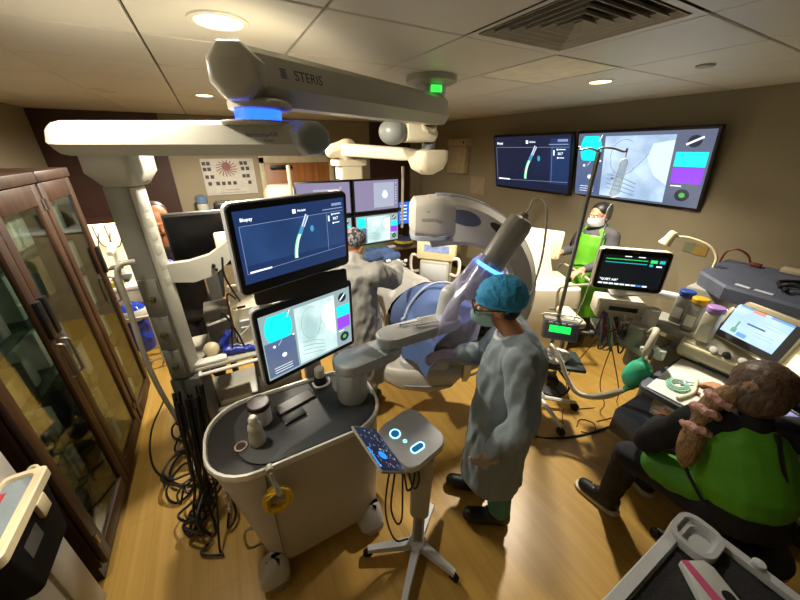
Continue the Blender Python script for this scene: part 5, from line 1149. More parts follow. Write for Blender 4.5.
mc = mid(Ls, Rs); ap = [('c', hip + V3(.0, .03, .19), mc - V3(.0, .0, .1), .185, .17), ('c', Ls.lerp(mc, .45) + V3(0, 0, -.03), mc + V3(.0, .0, -.06), .09, .105), ('c', Ls.lerp(mc, .3) + V3(-.0, 0, -.03), Ls.lerp(mc, .5) + V3(0, 0, -.12), .078, .1), ('c', Lh.lerp(Lk, .25) + V3(0, 0, .06), Lh.lerp(Lk, .7) + V3(-.01, 0, .03), .105, .08)]
AP = part(T, 'green_apron', blob(ap, .009, 5, wrinkle(.006, (7, 7, 5), 8)), GD)
part(AP, 'black_strap', MB().tube([V3(1.90, .06, 1.045), V3(1.86, .0, .93), V3(1.88, -.06, .82), V3(1.94, -.12, .74), V3(2.04, -.16, .7)], .012, 8, 5), BLACK)
part(AP, 'black_strap', MB().tube([V3(1.84, .33, .93), V3(1.76, .3, .86), V3(1.74, .22, .74), V3(1.75, .12, .62)], .008, 8, 5), BLACK)
HR = wood_mat('hair_fair', '#33251a', '#6b5440', 60, .5, .3, 'Z'); HR2 = wood_mat('ponytail_lit', '#5a432a', '#a58257', 60, .5, .3, 'Z')  # ponytail is a lighter copy of the hair, light put into its colour
part(T, 'hair', blob([('e', HM @ V3(0, -.03, .045), (.106, .118, .102), HM.to_3x3()), ('e', HM @ V3(0, -.06, -.01), (.098, .082, .098), HM.to_3x3()), ('c', HM @ V3(.055, .0, .06), HM @ V3(.07, .02, -.03), .035, .025), ('c', HM @ V3(-.055, .0, .06), HM @ V3(-.07, .02, -.03), .035, .025)], .007, 3, wrinkle(.004, (40, 40, 14), 2)), HR)
pt = [HM @ V3(0, -.12, .03), V3(1.845, .25, 1.10), V3(1.81, .265, 1.035), V3(1.775, .262, .97), V3(1.745, .25, .9), V3(1.725, .235, .81), V3(1.72, .225, .75)]
PT = part(T, 'ponytail', MB().tube(pt, [.035, .044, .043, .038, .046, .038, .038, .045, .046, .04, .026, .008], 14, 5), HR2)
SCR = mat('scrunchie_pink', '#c79a90', .7, bump=.5, bscale=100)
for i in (1, 2, 3.2):
    k = int(i); p = V3(pt[k]).lerp(V3(pt[k+1]), i-k); d = (V3(pt[k+1])-V3(pt[k])).normalized(); Fm = frame(p, d)
    part(PT, 'scrunchie', MB().tube([Fm @ V3((.038+.004*math.sin(9*a))*math.cos(a), (.038+.004*math.sin(9*a))*math.sin(a), .004*math.sin(5*a)) for a in [2*PI*j/36 for j in range(36)]], .019, 8, 1, True), SCR)
SN = mat('sneaker_grey', '#5e5a54', .6); SNB = mat('sneaker_black', '#14141a', .6); SOL = mat('sole_white', '#c5bda9', .5)
for a, q in ((La, V3(-.02, .13, -.055)), (Ra, V3(.04, .12, -.055))):
    h = a + V3(.0, -.03, -.05); t_ = a + q; u = (t_-h); u.z = 0; u.normalize()
    sh_ = part(T, 'sneaker', blob([('c', h + V3(0, 0, .005), t_ + V3(0, 0, .0), .046, .042), ('c', h + V3(0, 0, .04), mid(h, t_, .45) + V3(0, 0, .03), .044, .038)], .007, 3), SNB)
    part(sh_, 'sole', MB().prism([(p[0], p[1]) for p in rrect(.27, .098, .045, 5)], 0, .026, place((h+t_)/2 * 1 - V3(0, 0, ((h+t_)/2).z), math.atan2(u.y, u.x)), .006), SOL)
    part(sh_, 'laces', MB().tube([mid(h, t_, .5) + V3(-.02*u.y, .02*u.x, .046), mid(h, t_, .6) + V3(.02*u.y, -.02*u.x, .044), mid(h, t_, .68) + V3(-.02*u.y, .02*u.x, .04), mid(h, t_, .78) + V3(.02*u.y, -.02*u.x, .038)], .004, 6, 2), SOL)
T = thing('stool', 'black round-seated rolling stool under the seated person', 'stool', (1.96, -.02, 0))
part(T, 'seat', MB().lathe([(.17, .36), (.185, .37), (.185, .40), (.165, .412), (.001, .412)], place((1.96, -.02, 0))), BLACK); part(T, 'post', MB().cyl((1.96, -.02, .08), (1.96, -.02, .36), .025), STEEL)
for i in range(5):
    a = 2*PI*i/5 + .4; e = V3(1.96+.24*math.cos(a), -.02+.24*math.sin(a), 0)
    k = part(T, 'leg', MB().tube([V3(1.96, -.02, .1), e + V3(0, 0, .065)], [.022, .014], 8, 0), BLACK); part(k, 'castor', MB().cyl(e + V3(-.012, 0, .026), e + V3(.012, 0, .026), .026, n=14), RUBBER)
# ------------------------------------------------------------------ two wall screens
def wall_screen(c, lab, fn, **kw):
    T = thing('wall_screen', lab, 'screen', c)
    M = scrM(c, -91.5, 14)
    part(T, 'housing', MB().box((0, .032, 0), (1.25, .06, .73), M, .012), BLACK)
    H = [x for x in T.children if x.name.startswith('housing')][0]
    fn(H, M @ Matrix.Translation((0, -.0005, .006)), 1.205, .675, **kw)
    part(T, 'wall_mount', MB().bx(c[0]+.03, 3.899, c[1]-.2, c[1]+.2, c[2]-.12, c[2]+.12, bev=.01), CHAR)
    for k in range(5): part(H, 'control_dot', MB().quad(.5+.012*k, .505+.012*k, -.357, -.353, -.0008, M), mat('dot_grey', '#9a9a9a', .4))
wall_screen((3.765, 3.095, 1.96), 'large wall screen on the left of the pair, showing the dark navigation picture', nav_picture, dim=True)
wall_screen((3.80, 1.84, 1.965), 'large wall screen on the right of the pair, showing a pale x-ray picture', lambda T, M, W, H: fluoro_picture(T, M, W, H, .25, .77, True))

# ------------------------------------------------------------------ infusion pole with pump
IX, IY = 2.20, 1.27
T = thing('infusion_pole', 'steel infusion pole on white castor legs with a green-lit pump', 'infusion stand', (IX, IY, 0))
part(T, 'pole', MB().cyl((IX, IY, .1), (IX-.02, IY, 2.13), .0145, n=14), DSTEEL)
part(T, 'pole_clamp', MB().cyl((IX, IY, 1.24), (IX, IY, 1.27), .022, n=16), BLACK)
hk = MB().tube([(IX-.02, IY, 2.12), (IX-.02, IY, 2.15), (IX+.05, IY-.04, 2.15), (IX+.11, IY-.08, 2.13), (IX+.12, IY-.09, 2.15)], .006, 8, 4); part(T, 'hook', hk, DSTEEL)
hk = MB().tube([(IX-.02, IY, 2.13), (IX-.08, IY+.03, 2.15), (IX-.13, IY+.06, 2.14), (IX-.14, IY+.06, 2.16)], .006, 8, 4); part(T, 'hook', hk, DSTEEL)
part(T, 'hub', MB().lathe([(.04, .09), (.05, .1), (.045, .14), (.02, .17)], place((IX, IY, 0))), WHITE)
for i in range(5):
    a = R(-108 + 72*i); e = V3(IX + .32*math.cos(a), IY + .32*math.sin(a), 0)
    k = part(T, 'leg', MB().tube([(IX, IY, .115), mid((IX, IY, .105), e + V3(0, 0, .09)), e + V3(0, 0, .085)], [.021, .018, .014], 8, 2), WHITE)
    part(k, 'castor', MB().cyl(e + V3(-.014, 0, .037), e + V3(.014, 0, .037), .037, n=18, bev=.005), RUBBER)
PMx = scrM((2.15, 1.20, .86), -48, -14)
pu = part(T, 'pump', MB().box((0, .045, 0), (.25, .09, .17), PMx, .014), mat('pump_grey', '#8d8b84', .45))
part(pu, 'pump_face', MB().bx(-.115, .115, -.004, .003, -.075, .07, PMx, .003), mat('pump_face', '#6d7384', .4))
part(pu, 'green_display', MB().quad(-.085, .065, -.02, .035, -.0048, PMx), emit('pump_green', '#16e84a', 1.5))
for i in range(4): part(pu, 'key', MB().box((-.08+.045*i, -.006, .053), (.03, .006, .014), PMx, .002), WHITE)
part(pu, 'carry_handle', MB().tube([PMx @ V3(-.12, .05, .06), PMx @ V3(-.125, .04, .11), PMx @ V3(.125, .04, .11), PMx @ V3(.12, .05, .06)], .007, 8, 3), WHITE)
part(pu, 'pole_screw', MB().cyl(PMx @ V3(.125, .04, .0), PMx @ V3(.21, .04, .0), .014, n=14).cyl(PMx @ V3(.2, .04, 0), PMx @ V3(.23, .04, 0), .03, n=16, bev=.005), DGREY)
part(T, 'lower_tray', MB().box((2.16, 1.17, .60), (.34, .26, .03), None, .01, rz=R(-40)), mat('tray_dark', '#2f3a39', .4))
part(T, 'power_block', MB().box((2.13, 1.17, .42), (.09, .12, .07), None, .01, rz=R(-40)), BLACK)
solo('paper_pile', 'pale crumpled papers on the tray below the infusion pump', 'paper', blob([('e', (2.14, 1.18, .637), (.13, .09, .022))], .009, 2, wrinkle(.008, (20, 20, 20), 3)), WHITE, (2.14, 1.18, .616))
T = thing('infusion_bag', 'clear infusion bag and drip chamber hanging from the pole\'s right hook', 'infusion bag', (IX+.12, IY-.09, 2.14))
bx_, by_ = IX+.12, IY-.09
part(T, 'bag', blob([('c', (bx_, by_, 2.07), (bx_-.01, by_, 1.88), .024, .03)], .006, 4), clear('bag_film', '#f2f5f5', .12, .82, .6, 30, .4))
part(T, 'hanger', MB().tube([(bx_, by_, 2.10), (bx_, by_, 2.145)], .004, 6, 0), WHITE)
part(T, 'drip_chamber', MB().lathe([(.004, 1.70), (.018, 1.71), (.018, 1.78), (.006, 1.81)], place((bx_, by_, 0))), mat('chamber', '#c3c4bd', .2))
part(T, 'line', MB().tube([(bx_, by_, 1.71), (bx_, by_, 1.5), (bx_-.02, by_-.01, 1.2), (bx_-.06, by_, .95), (bx_-.12, by_+.02, .8)], .004, 6, 5), WHITE)

# ------------------------------------------------------------------ patient monitor on its stand
T = thing('patient_monitor', 'black patient monitor with green traces in a cream frame, left of the anaesthesia machine', 'monitor', (2.56, 1.08, 0))
M = scrM((2.448, .999, 1.367), -45.8, -2.2)
fr = part(T, 'frame', MB().prism([(p[0], p[1]) for p in rrect(.43, .30, .025, 5)], 0, .06, M @ Matrix.Rotation(PI/2, 4, 'X') @ Matrix.Translation((0, 0, -.06)), .01), mat('monitor_cream', '#cfc8b2', .4))
part(fr, 'bezel', MB().prism([(p[0], p[1]) for p in rrect(.418, .288, .02, 5)], -.004, .0015, M @ Matrix.Rotation(PI/2, 4, 'X')), SCRB)
M2 = M @ Matrix.Translation((0, -.0022, 0)); W_, H_ = .40, .27; X = lambda u: (u-.5)*W_; Zz = lambda v: (.5-v)*H_
mb = MB(); mb.mt(0).quad(X(.03), X(.97), Zz(.93), Zz(.1), 0, M2)
for mi, v, am in ((1, .2, .018), (2, .29, .018)):
    mb.mt(mi); ribbon(mb, [(X(.08 + .62*i/70), Zz(v + am*(1.0 if i % 4 == 0 else -.3 if i % 4 == 1 else .2))) for i in range(71)], .0036, -.0006, M2)
mb.mt(1).quad(X(.74), X(.84), Zz(.25), Zz(.17), -.0006, M2); mb.mt(2).quad(X(.87), X(.95), Zz(.25), Zz(.17), -.0006, M2); mb.quad(X(.74), X(.79), Zz(.34), Zz(.28), -.0006, M2)
mb.mt(3); merge(mb, text_mb('"QUIET AIR"', .021, M2 @ Matrix.Translation((X(.06), -.0008, Zz(.77))), .0001, 'LEFT', 3, .0006))
mb.quad(X(.84), X(.92), Zz(.345), Zz(.31), -.0006, M2); mb.quad(X(.35), X(.45), Zz(.13), Zz(.11), -.0006, M2); mb.quad(X(.55), X(.65), Zz(.13), Zz(.11), -.0006, M2)
for k in range(9): mb.mt(3 if k != 7 else 4).quad(X(.05+.085*k), X(.12+.085*k), Zz(.9), Zz(.86), -.0006, M2)
part(fr, 'screen', mb, [emit('monitor_dark', '#0a0f14', 1), emit('trace_green', '#35d060', 1.1), emit('trace_teal', '#2bb0b4', 1), SC_WHITE, emit('key_blue', '#3f7fc9', 1)])
part(fr, 'logo', MB().quad(-.02, .02, .127, .133, -.0022, M), DSTEEL)
part(T, 'neck', MB().box((2.53, 1.08, 1.2), (.1, .1, .12), None, .02, rz=R(-46)), LGREY)
part(T, 'mount_arm', MB().tube([(2.55, 1.08, 1.16), (2.66, 1.02, 1.15), (2.80, .92, 1.15), (2.86, .80, 1.15)], .028, 10, 3), LGREY)
part(T, 'module_rack', MB().box((2.50, 1.03, 1.06), (.30, .2, .14), None, .015, rz=R(-46)), mat('rack_cream', '#c9c2ae', .45))
MK = scrM((2.50, 1.03, 1.06), -46, 0)
part(T, 'rack_slot', MB().bx(-.09, .09, -.106, -.099, .01, .045, MK, .004), BLACK)
part(T, 'basket', MB().box((2.48, 1.0, .9), (.28, .2, .03), None, .01, rz=R(-46)), DSTEEL)
random.seed(12)
CC_ = [mat('lead_grey', '#9a978c', .5), mat('lead_white', '#c9c6ba', .5), mat('lead_green', '#5d8f7a', .5), mat('lead_purple', '#5a4a86', .5), mat('lead_red', '#8f3a44', .5), CBL]
for i in range(18):
    x0 = random.uniform(-.13, .13); u = random.uniform(-.13, .13); z = random.uniform(.80, .98); y0 = -.125 - .03*random.random()
    pts = [MK @ V3(x0, -.105, random.uniform(-.07, .0)), MK @ V3(x0, y0, -.04), MK @ V3((x0+u)/2+random.uniform(-.05, .05), y0-.02, z-1.06-.06), MK @ V3(u, y0, z-1.06+.02), MK @ V3(u*.7, -.108, -.09)]
    part(T, 'lead', MB().tube(pts, .006, 6, 4), CC_[i % 6])
T = thing('armboard', 'cream padded armboard left of the cable cluster under the patient monitor', 'armrest', (2.56, 1.42, .72))
AM = place((2.53, 1.37, .80), R(60))
part(T, 'pad', MB().bx(-.17, .15, -.06, .06, -.035, .035, AM, .025, 3), mat('pad_cream', '#d3c8ab', .55)); part(T, 'bracket', MB().bx(-.1, .1, -.03, .03, -.06, -.036, AM, .005), DSTEEL)
part(T, 'support_post', MB().cyl((2.53, 1.37, .03), (2.53, 1.37, .745), .02), DSTEEL); part(T, 'foot', MB().lathe([(.14, 0), (.14, .02), (.03, .04)], place((2.53, 1.37, 0))), CHAR)

# ------------------------------------------------------------------ anaesthesia machine
AMC = mat('machine_cream', '#bfb9a3', .4, var=.03); AMG = mat('machine_grey', '#8f8e85', .42, var=.05)
T = thing('anaesthesia_machine', 'large grey and cream anaesthesia machine with slate top and lit screen at the right wall', 'anaesthesia machine', (3.0, .2, 0))
part(T, 'base_cabinet', MB().bx(2.68, 3.4, -.5, .78, .08, .80, bev=.02), AMG)
BCB = [c for c in T.children if c.name.startswith('base_cabinet')][0]
for k, z in enumerate((.14, .36, .58)): d = part(BCB, 'drawer', MB().bx(2.662, 2.679, -.42, .5, z, z+.2, bev=.006), AMC); part(d, 'pull', MB().bx(2.652, 2.663, -.1, .2, z+.16, z+.18, bev=.004), DGREY) if 0 else None
part(T, 'plinth', MB().bx(2.6, 3.35, -.45, .74, .0, .08, bev=.02), CHAR)
part(T, 'writing_table', MB().prism(rrect(.62, .58, .05, 5, 2.33, .31), .815, .848, None, .008), SLATE)
part(T, 'table_support', MB().bx(2.45, 2.68, .12, .5, .70, .815, bev=.01), AMG)
part(T, 'tower', MB().bx(2.78, 3.4, -.5, .78, .80, 1.275, bev=.015), AMG)
part(T, 'console', MB().loft([[V3(x, y, z) for x, z in ((2.80, .86), (2.56, .87), (2.50, .93), (2.52, 1.0), (2.66, 1.06), (2.80, 1.06))] for y in (-.45, .62)]), AMC, angle=25)
CN = [c for c in T.children if c.name.startswith('console')][0]
part(CN, 'edge_highlight', MB().tube([(2.505, -.44, .985), (2.505, .6, .985)], .010, 8, 0), mat('edge_highlight_cream', '#e4dcb4', .3))  # paler strip along the edge, the work light's gleam put into its colour
for k, y in enumerate((.46, .40, .33, .25)): part(CN, 'valve_knob', MB().cyl((2.535, y, 1.0), (2.49, y, 1.03), .019, n=16, bev=.004), (WHITE, BLACK, WHITE, CREAM)[k])
part(CN, 'panel_gap', MB().bx(2.53, 2.538, -.3, .5, .885, .89), DGREY)
# screen with frame, tilted back
SM_ = Matrix.Translation((2.61, .36, 1.185)) @ Matrix.Rotation(R(-112), 4, 'Z') @ Matrix.Rotation(R(-16), 4, 'X')
sf = part(T, 'screen_frame', MB().prism([(p[0], p[1]) for p in rrect(.36, .27, .02, 4)], 0, .05, SM_ @ Matrix.Rotation(PI/2, 4, 'X') @ Matrix.Translation((0, 0, -.05)), .008), mat('frame_champagne', '#b3a98a', .32, .3))
part(sf, 'dark_border', MB().bx(-.155, .165, -.0015, .003, -.122, .105, SM_), mat('border_dark', '#3b3c3e', .4))
W_, H_ = .27, .185; mb = MB(); M2 = SM_ @ Matrix.Translation((-.01, -.0022, .01)); X = lambda u: (u-.5)*W_; Zz = lambda v: (.5-v)*H_
mb.mt(0).quad(X(0), X(1), Zz(1), Zz(0), 0, M2); mb.mt(1).quad(X(.05), X(.3), Zz(.06), Zz(0), -.0005, M2); mb.quad(X(.62), X(1), Zz(.07), Zz(0), -.0005, M2); mb.mt(2).quad(X(.3), X(.52), Zz(.1), Zz(.0), -.0005, M2)
mb.mt(3).quad(X(.2), X(.24), Zz(.75), Zz(.5), -.0005, M2).quad(X(.17), X(.27), Zz(.9), Zz(.75), -.0005, M2); mb.mt(4).quad(X(.35), X(.68), Zz(.5), Zz(.45), -.0005, M2)
mb.mt(1).quad(X(.3), X(.48), Zz(.95), Zz(.82), -.0005, M2); mb.mt(5)
for v in (.25, .35, .62, .72): mb.quad(X(.55), X(.9), Zz(v+.012), Zz(v), -.0005, M2)
mb.mt(6).quad(X(.66), X(.74), Zz(.14), Zz(.09), -.0005, M2)
part(sf, 'screen', mb, [emit('an_blue', '#c4dcf4', 1.0, scale=6, col2='#a9cbee'), emit('an_mid', '#6f9fd6', 1), emit('an_red', '#d8907e', 1), emit('an_green', '#6da08a', 1), emit('an_text', '#4a5f78', 1), emit('an_line', '#93b4d2', 1), emit('an_yellow', '#e0d490', 1)])
# slate top shelf with cables
part(T, 'top_shelf', MB().loft([[V3(x, y, z) for x, y in ((2.64 + .1*(1-q), -.5), (3.42, -.5), (3.42, .80 - .02*q), (2.97 - .1*q, .80 - .04*q), (2.69 + .06*(1-q), .58))] for z, q in ((1.275, 1), (1.29, 1), (1.35, .9), (1.365, .6))]), SLATE, angle=25)
TS = [c for c in T.children if c.name.startswith('top_shelf')][0]
lm = side_frame(V3(2.655, .68, 1.372), V3(.62, -.80, 0).normalized() * -1 if 0 else V3(.05, -1, 0).normalized(), V3(-1, 0, 0))
part(TS, 'lettering', text_mb('Flow-i C20', .036, side_frame(V3(2.70, .58, 1.4285), V3(.1, -.99, 0).normalized(), V3(-1, 0, 0)) @ Matrix.Rotation(R(-80), 4, 'X'), .0006), mat('shelf_letters', '#a9adb8', .5)) if 0 else None
for k, (p, q) in enumerate((((2.77, .56), (2.755, .49)), ((2.755, .47), (2.745, .39)))): part(TS, 'badge', MB().loft([[V3(p[0]-.0, p[1], 1.363), V3(p[0]+.03, p[1], 1.365), V3(q[0]+.03, q[1], 1.365), V3(q[0], q[1], 1.363)], [V3(p[0]-.0, p[1], 1.367), V3(p[0]+.03, p[1], 1.369), V3(q[0]+.03, q[1], 1.369), V3(q[0], q[1], 1.367)]]), mat('shelf_letters', '#a9adb8', .5))
# vaporizers with coloured caps
for nm, x, y, c in (('vaporizer', 2.70, .735, '#1f3f8f'), ('vaporizer', 2.63, .64, '#c79a14'), ('vaporizer', 2.56, .54, '#a77fc4')):
    v = part(T, nm, MB().box((x, y, 1.13), (.085, .075, .2), None, .014), AMG if y > .6 else mat('vaporizer_body', '#c9c4ae', .42))
    part(v, 'dial', MB().lathe([(.04, 1.232), (.045, 1.235), (.045, 1.262), (.04, 1.268), (.001, 1.268)], place((x, y, 0))), mat('dial_'+c, c, .4))
    part(v, 'label_panel', MB().bx(x-.0435, x-.0428, y-.025, y+.025, 1.07, 1.15), WHITE)
part(T, 'vaporizer_rail', MB().bx(2.55, 2.8, .58, .86, .98, 1.03, bev=.01), AMG)
# breathing block
bb = part(T, 'breathing_block', MB().loft([[V3(x, y, z) for x, y in ((2.32, .72), (2.66, .70), (2.68, .86), (2.36, .90))] for z in (.86, .9)]).cyl((2.38, .82, .88), (2.38, .82, 1.04), .05, n=24, bev=.01), AMG)
part(bb, 'absorber_canister', MB().lathe([(.06, .66), (.068, .68), (.068, .86)], place((2.52, .82, 0))), mat('canister_glass', '#7f857e', .2))
part(bb, 'port', MB().cyl((2.34, .74, .92), (2.29, .72, .93), .017, n=14), WHITE); part(bb, 'port', MB().cyl((2.42, .70, .92), (2.38, .67, .92), .017, n=14), WHITE)
part(bb, 'knob', MB().cyl((2.36, .88, .95), (2.3, .88, .97), .022, n=14, bev=.004), BLACK); part(bb, 'white_cap', MB().cyl((2.40, .66, .86), (2.40, .66, .93), .028, n=16, bev=.006), WHITE)
part(bb, 'flow_tube', MB().cyl((2.46, .80, 1.0), (2.46, .80, 1.16), .042, n=20, bev=.008), GREYP)
part(T, 'bag_arm', MB().tube([(2.40, .76, 1.0), (2.33, .71, 1.08), (2.27, .685, 1.075), (2.215, .675, 1.0), (2.205, .672, .955)], .02, 10, 5), mat('hose_cream', '#b9b39c', .45))
part(T, 'breathing_bag', blob([('c', (2.205, .672, .92), (2.205, .672, .90), .02, .03), ('e', (2.20, .675, .80), (.072, .072, .115), Matrix.Rotation(R(12), 3, 'X') @ Matrix.Identity(3)), ('c', (2.198, .68, .70), (2.19, .70, .66), .03, .016)], .006, 6, wrinkle(.002, (14, 14, 5))), mat('bag_green', '#37a880', .4, var=.08))
part(T, 'bag_clip', MB().cyl((2.205, .672, .90), (2.205, .672, .96), .016, n=14), STEEL)
hs_ = [(2.19, .70, .655), (2.17, .78, .56), (2.14, .87, .48), (2.10, .95, .48), (2.07, 1.03, .58), (2.05, 1.08, .68), (2.04, 1.13, .74), (2.06, 1.2, .76)]
part(T, 'breathing_hose', MB().tube(hs_, .014, 10, 6), mat('hose_white', '#d5d2c6', .3))
hs_ = [(2.21, .69, .66), (2.19, .77, .53), (2.16, .87, .45), (2.12, .96, .45), (2.09, 1.04, .55), (2.07, 1.09, .65), (2.06, 1.14, .71)]
part(T, 'breathing_hose', MB().tube(hs_, .012, 10, 6), mat('hose_white', '#d5d2c6'))
# work light under the shelf and gooseneck lamp on top
part(T, 'work_light', MB().bx(2.70, 2.74, .05, .5, 1.263, 1.275), emit('worklight', '#fff0c8', 5))
L = bpy.data.lights.new('work_lamp', 'AREA'); L.shape = 'RECTANGLE'; L.size = .05; L.size_y = .45; L.energy = 2.2; L.color = (1, .9, .68)
o = bpy.data.objects.new('work_lamp', L); COL.objects.link(o); o.location = (2.68, .28, 1.25); o.rotation_euler = (0, R(25), 0); o.parent = T; o.matrix_parent_inverse = MW[T.name].inverted()
gn = MB().tube([(3.06, .76, 1.36), (3.07, .77, 1.44), (3.06, .83, 1.51), (3.03, .94, 1.545), (3.01, 1.01, 1.54)], .008, 10, 5); part(T, 'lamp_neck', gn, mat('lamp_cream', '#d6caa2', .4))
part(T, 'lamp_head', MB().lathe([(.02, .0), (.03, .01), (.032, .06), (.043, .11), (.04, .112), (.001, .1)], frame((3.005, 1.03, 1.575), (-.25, .3, -1))), mat('lamp_cream', '#d6caa2'))
part(T, 'side_socket', MB().bx(2.50, 2.52, -.02, .08, 1.06, 1.16, bev=.006).bx(2.496, 2.501, .01, .05, 1.09, 1.13), WHITE)
part(T, 'foot_shelf', MB().bx(2.15, 2.62, .42, .70, .30, .5, bev=.015), SLATE)
part(T, 'foot_panel', MB().loft([[V3(x, y, z) for x, z in ((2.42, .5), (2.28, .53), (2.24, .70), (2.38, .70))] for y in (.36, .56)]), mat('panel_grey', '#a9a598', .3))
# cables on the slate top, papers on the table
for k, pts in enumerate(([(2.80, .42, 1.45), (2.84, .36, 1.47), (2.80, .2, 1.46), (2.70, .1, 1.45), (2.72, .0, 1.45)], [(2.86, .40, 1.46), (2.92, .28, 1.48), (2.88, .12, 1.47), (2.8, .02, 1.45)], [(2.78, .38, 1.445), (2.88, .44, 1.46), (2.96, .36, 1.47), (2.92, .2, 1.46), (2.86, .08, 1.445)])):
    solo('coiled_cable', 'black cable coiled on the slate machine top, %s loop' % ('front', 'rear', 'widest')[k], 'cable', MB().tube([(a+.06, b_-.02, c-.06) for a, b_, c in pts], .011, 8, 5), CBL, (2.9, .23, 1.37))
solo('red_cable', 'dark red cable arching behind the slate machine top beside the cream lamp', 'cable', MB().tube([(3.30, .80, 1.28), (3.30, .79, 1.43), (3.31, .74, 1.47), (3.33, .68, 1.44), (3.34, .65, 1.385)], .007, 8, 5), mat('cable_red', '#5a1d17', .5), (3.32, .72, 1.38))
solo('red_block', 'small red block on the slate top where the red cable ends', 'connector', MB().box((3.34, .62, 1.38), (.04, .06, .025), None, .006), mat('cable_red', '#5a1d17'), (3.34, .62, 1.367))
solo('white_socket_box', 'pale socket strip on the slate top behind the red block', 'socket', MB().box((3.36, .3, 1.385), (.07, .4, .035), None, .006), mat('socket_tan', '#9c8f76', .5), (3.36, .3, 1.367))
solo('patch_notice', 'small green and tan notice on the right wall behind the cream lamp', 'notice', MB().mt(0).bx(3.893, 3.899, 1.15, 1.23, 1.24, 1.33).mt(1).bx(3.893, 3.899, 1.05, 1.15, 1.23, 1.32), [mat('notice_green', '#6d7256', .6), mat('notice_ochre', '#8f7434', .6)], (3.896, 1.13, 1.3))
T = thing('tube_tray', 'white sheet with coiled pale green tubing on the anaesthesia machine\'s table', 'tray', (2.3, .35, .849))
part(T, 'white_sheet', MB().box((2.31, .335, .8525), (.52, .48, .005), None, .002, rz=.06), mat('sheet_white', '#dcdcd4', .6))
part(T, 'green_tubing', MB().tube([(2.20+.075*math.cos(a)*(1-a/40), .47+.055*math.sin(a)*(1-a/40), .862+a*.0008) for a in [PI*i/8 for i in range(50)]] + [(2.32, .42, .862), (2.42, .38, .862)], .0045, 6, 2), mat('tubing_green', '#8fc9b4', .3))
for k, (pts, c, w_, l_) in enumerate((([(2.27, .36, .862), (2.45, .30, .862), (2.52, .2, .862)], '#4c4f63', .005, 'dark thin'), ([(2.34, .30, .863), (2.43, .26, .863)], '#b0485a', .007, 'red-pink'), ([(2.06, .42, .868), (2.2, .40, .866), (2.36, .44, .865)], '#e2dcc0', .009, 'cream flat'), ([(2.26, .26, .862), (2.40, .17, .862), (2.5, .12, .862)], '#c5a7b4', .004, 'pale pink'))):
    solo('instrument', '%s instrument lying on the white sheet of the machine table' % l_, 'instrument', MB().tube(pts, w_, 8, 3), mat('inst_'+c, c, .4), pts[0][:2] + (.855,))
solo('red_bead', 'tiny red bead on the white sheet beside the green tubing', 'cap', MB().cyl((2.21, .38, .856), (2.21, .38, .872), .010, n=12), mat('cap_red', '#8a2f3a', .4), (2.21, .38, .856))
T = thing('tablet_computer', 'dark tablet with a lilac picture on the table edge, right of the seated person', 'tablet', (2.28, .06, .85)); M = Matrix.Translation((2.30, .09, .90)) @ Matrix.Rotation(R(-115), 4, 'Z') @ Matrix.Rotation(R(-62), 4, 'X')
part(T, 'case', MB().box((0, .008, 0), (.22, .015, .16), M, .006), BLACK); mb = MB(); mb.mt(0).quad(-.1, .1, -.07, .07, -.0008, M); mb.mt(1).quad(-.05, .08, -.05, .06, -.0014, M); part(T, 'screen', mb, [emit('tab_dark', '#2a2c44', .8), emit('tab_lilac', '#a7a0c9', .9, scale=30, col2='#5f6a8f')])

# ------------------------------------------------------------------ grey utility cart, bottom right corner
UG = mat('cart_grey', '#b2b5b8', .45, var=.04)
T = thing('utility_cart', 'grey utility cart with a black mat and corner cup holder at the bottom right', 'cart', (1.02, -.2, 0))
x0, x1, y0, y1, zt = .70, 1.335, -.55, .11, .90
def fring(x0, x1, y0, y1, z, r): return [V3(p[0], p[1], z) for p in rrect(x1-x0, y1-y0, r, 5, (x0+x1)/2, (y0+y1)/2)]
part(T, 'tray_rim', MB().loft([fring(x0, x1, y0, y1, zt-.07, .05), fring(x0-.004, x1+.004, y0-.004, y1+.004, zt-.01, .05), fring(x0, x1, y0, y1, zt, .05), fring(x0+.03, x1-.03, y0+.03, y1-.03, zt, .035), fring(x0+.034, x1-.034, y0+.034, y1-.034, zt-.02, .03)], cap=False), UG)
part(T, 'tray_floor', MB().bx(x0+.02, x1-.02, y0+.02, y1-.02, zt-.06, zt-.021, bev=.004), UG)
part(T, 'black_mat', MB().prism(rrect(x1-x0-.075, y1-y0-.075, .03, 4, (x0+x1)/2, (y0+y1)/2), zt-.0205, zt-.017), mat('mat_black', '#141416', .8, bump=.3, bscale=150))
cxh, cyh = 1.255, .055
ho, hi = rrect(.155, .13, .05, 6, cxh, cyh), rrect(.108, .092, .03, 6, cxh, cyh)
part(T, 'cup_holder', MB().loft([[V3(p[0], p[1], z) for p in q] for q, z in ((ho, zt-.06), (ho, zt+.008), ([(cxh+(p[0]-cxh)*.96, cyh+(p[1]-cyh)*.96) for p in ho], zt+.014), ([(cxh+(p[0]-cxh)*1.04, cyh+(p[1]-cyh)*1.04) for p in hi], zt+.014), (hi, zt+.008), ([(cxh+(p[0]-cxh)*.85, cyh+(p[1]-cyh)*.85) for p in hi], zt-.016))]), UG)
part(T, 'rim_lug', MB().cyl((1.325, -.08, zt-.01), (1.325, -.08, zt+.018), .017, n=16, bev=.004), LGREY)
for (x, y) in ((x0+.06, y0+.06), (x1-.08, y0+.06), (x0+.06, y1-.12), (x1-.08, y1-.12)):
    k = part(T, 'leg', MB().bx(x-.02, x+.02, y-.02, y+.02, .1, zt-.06), UG); part(k, 'castor', MB().cyl((x-.015, y, .05), (x+.015, y, .05), .05, n=16).bx(x-.012, x+.012, y-.012, y+.012, .06, .1), RUBBER)
part(T, 'lower_shelf', MB().bx(x0, x1-.04, y0, y1-.06, .40, .44, bev=.015), UG)
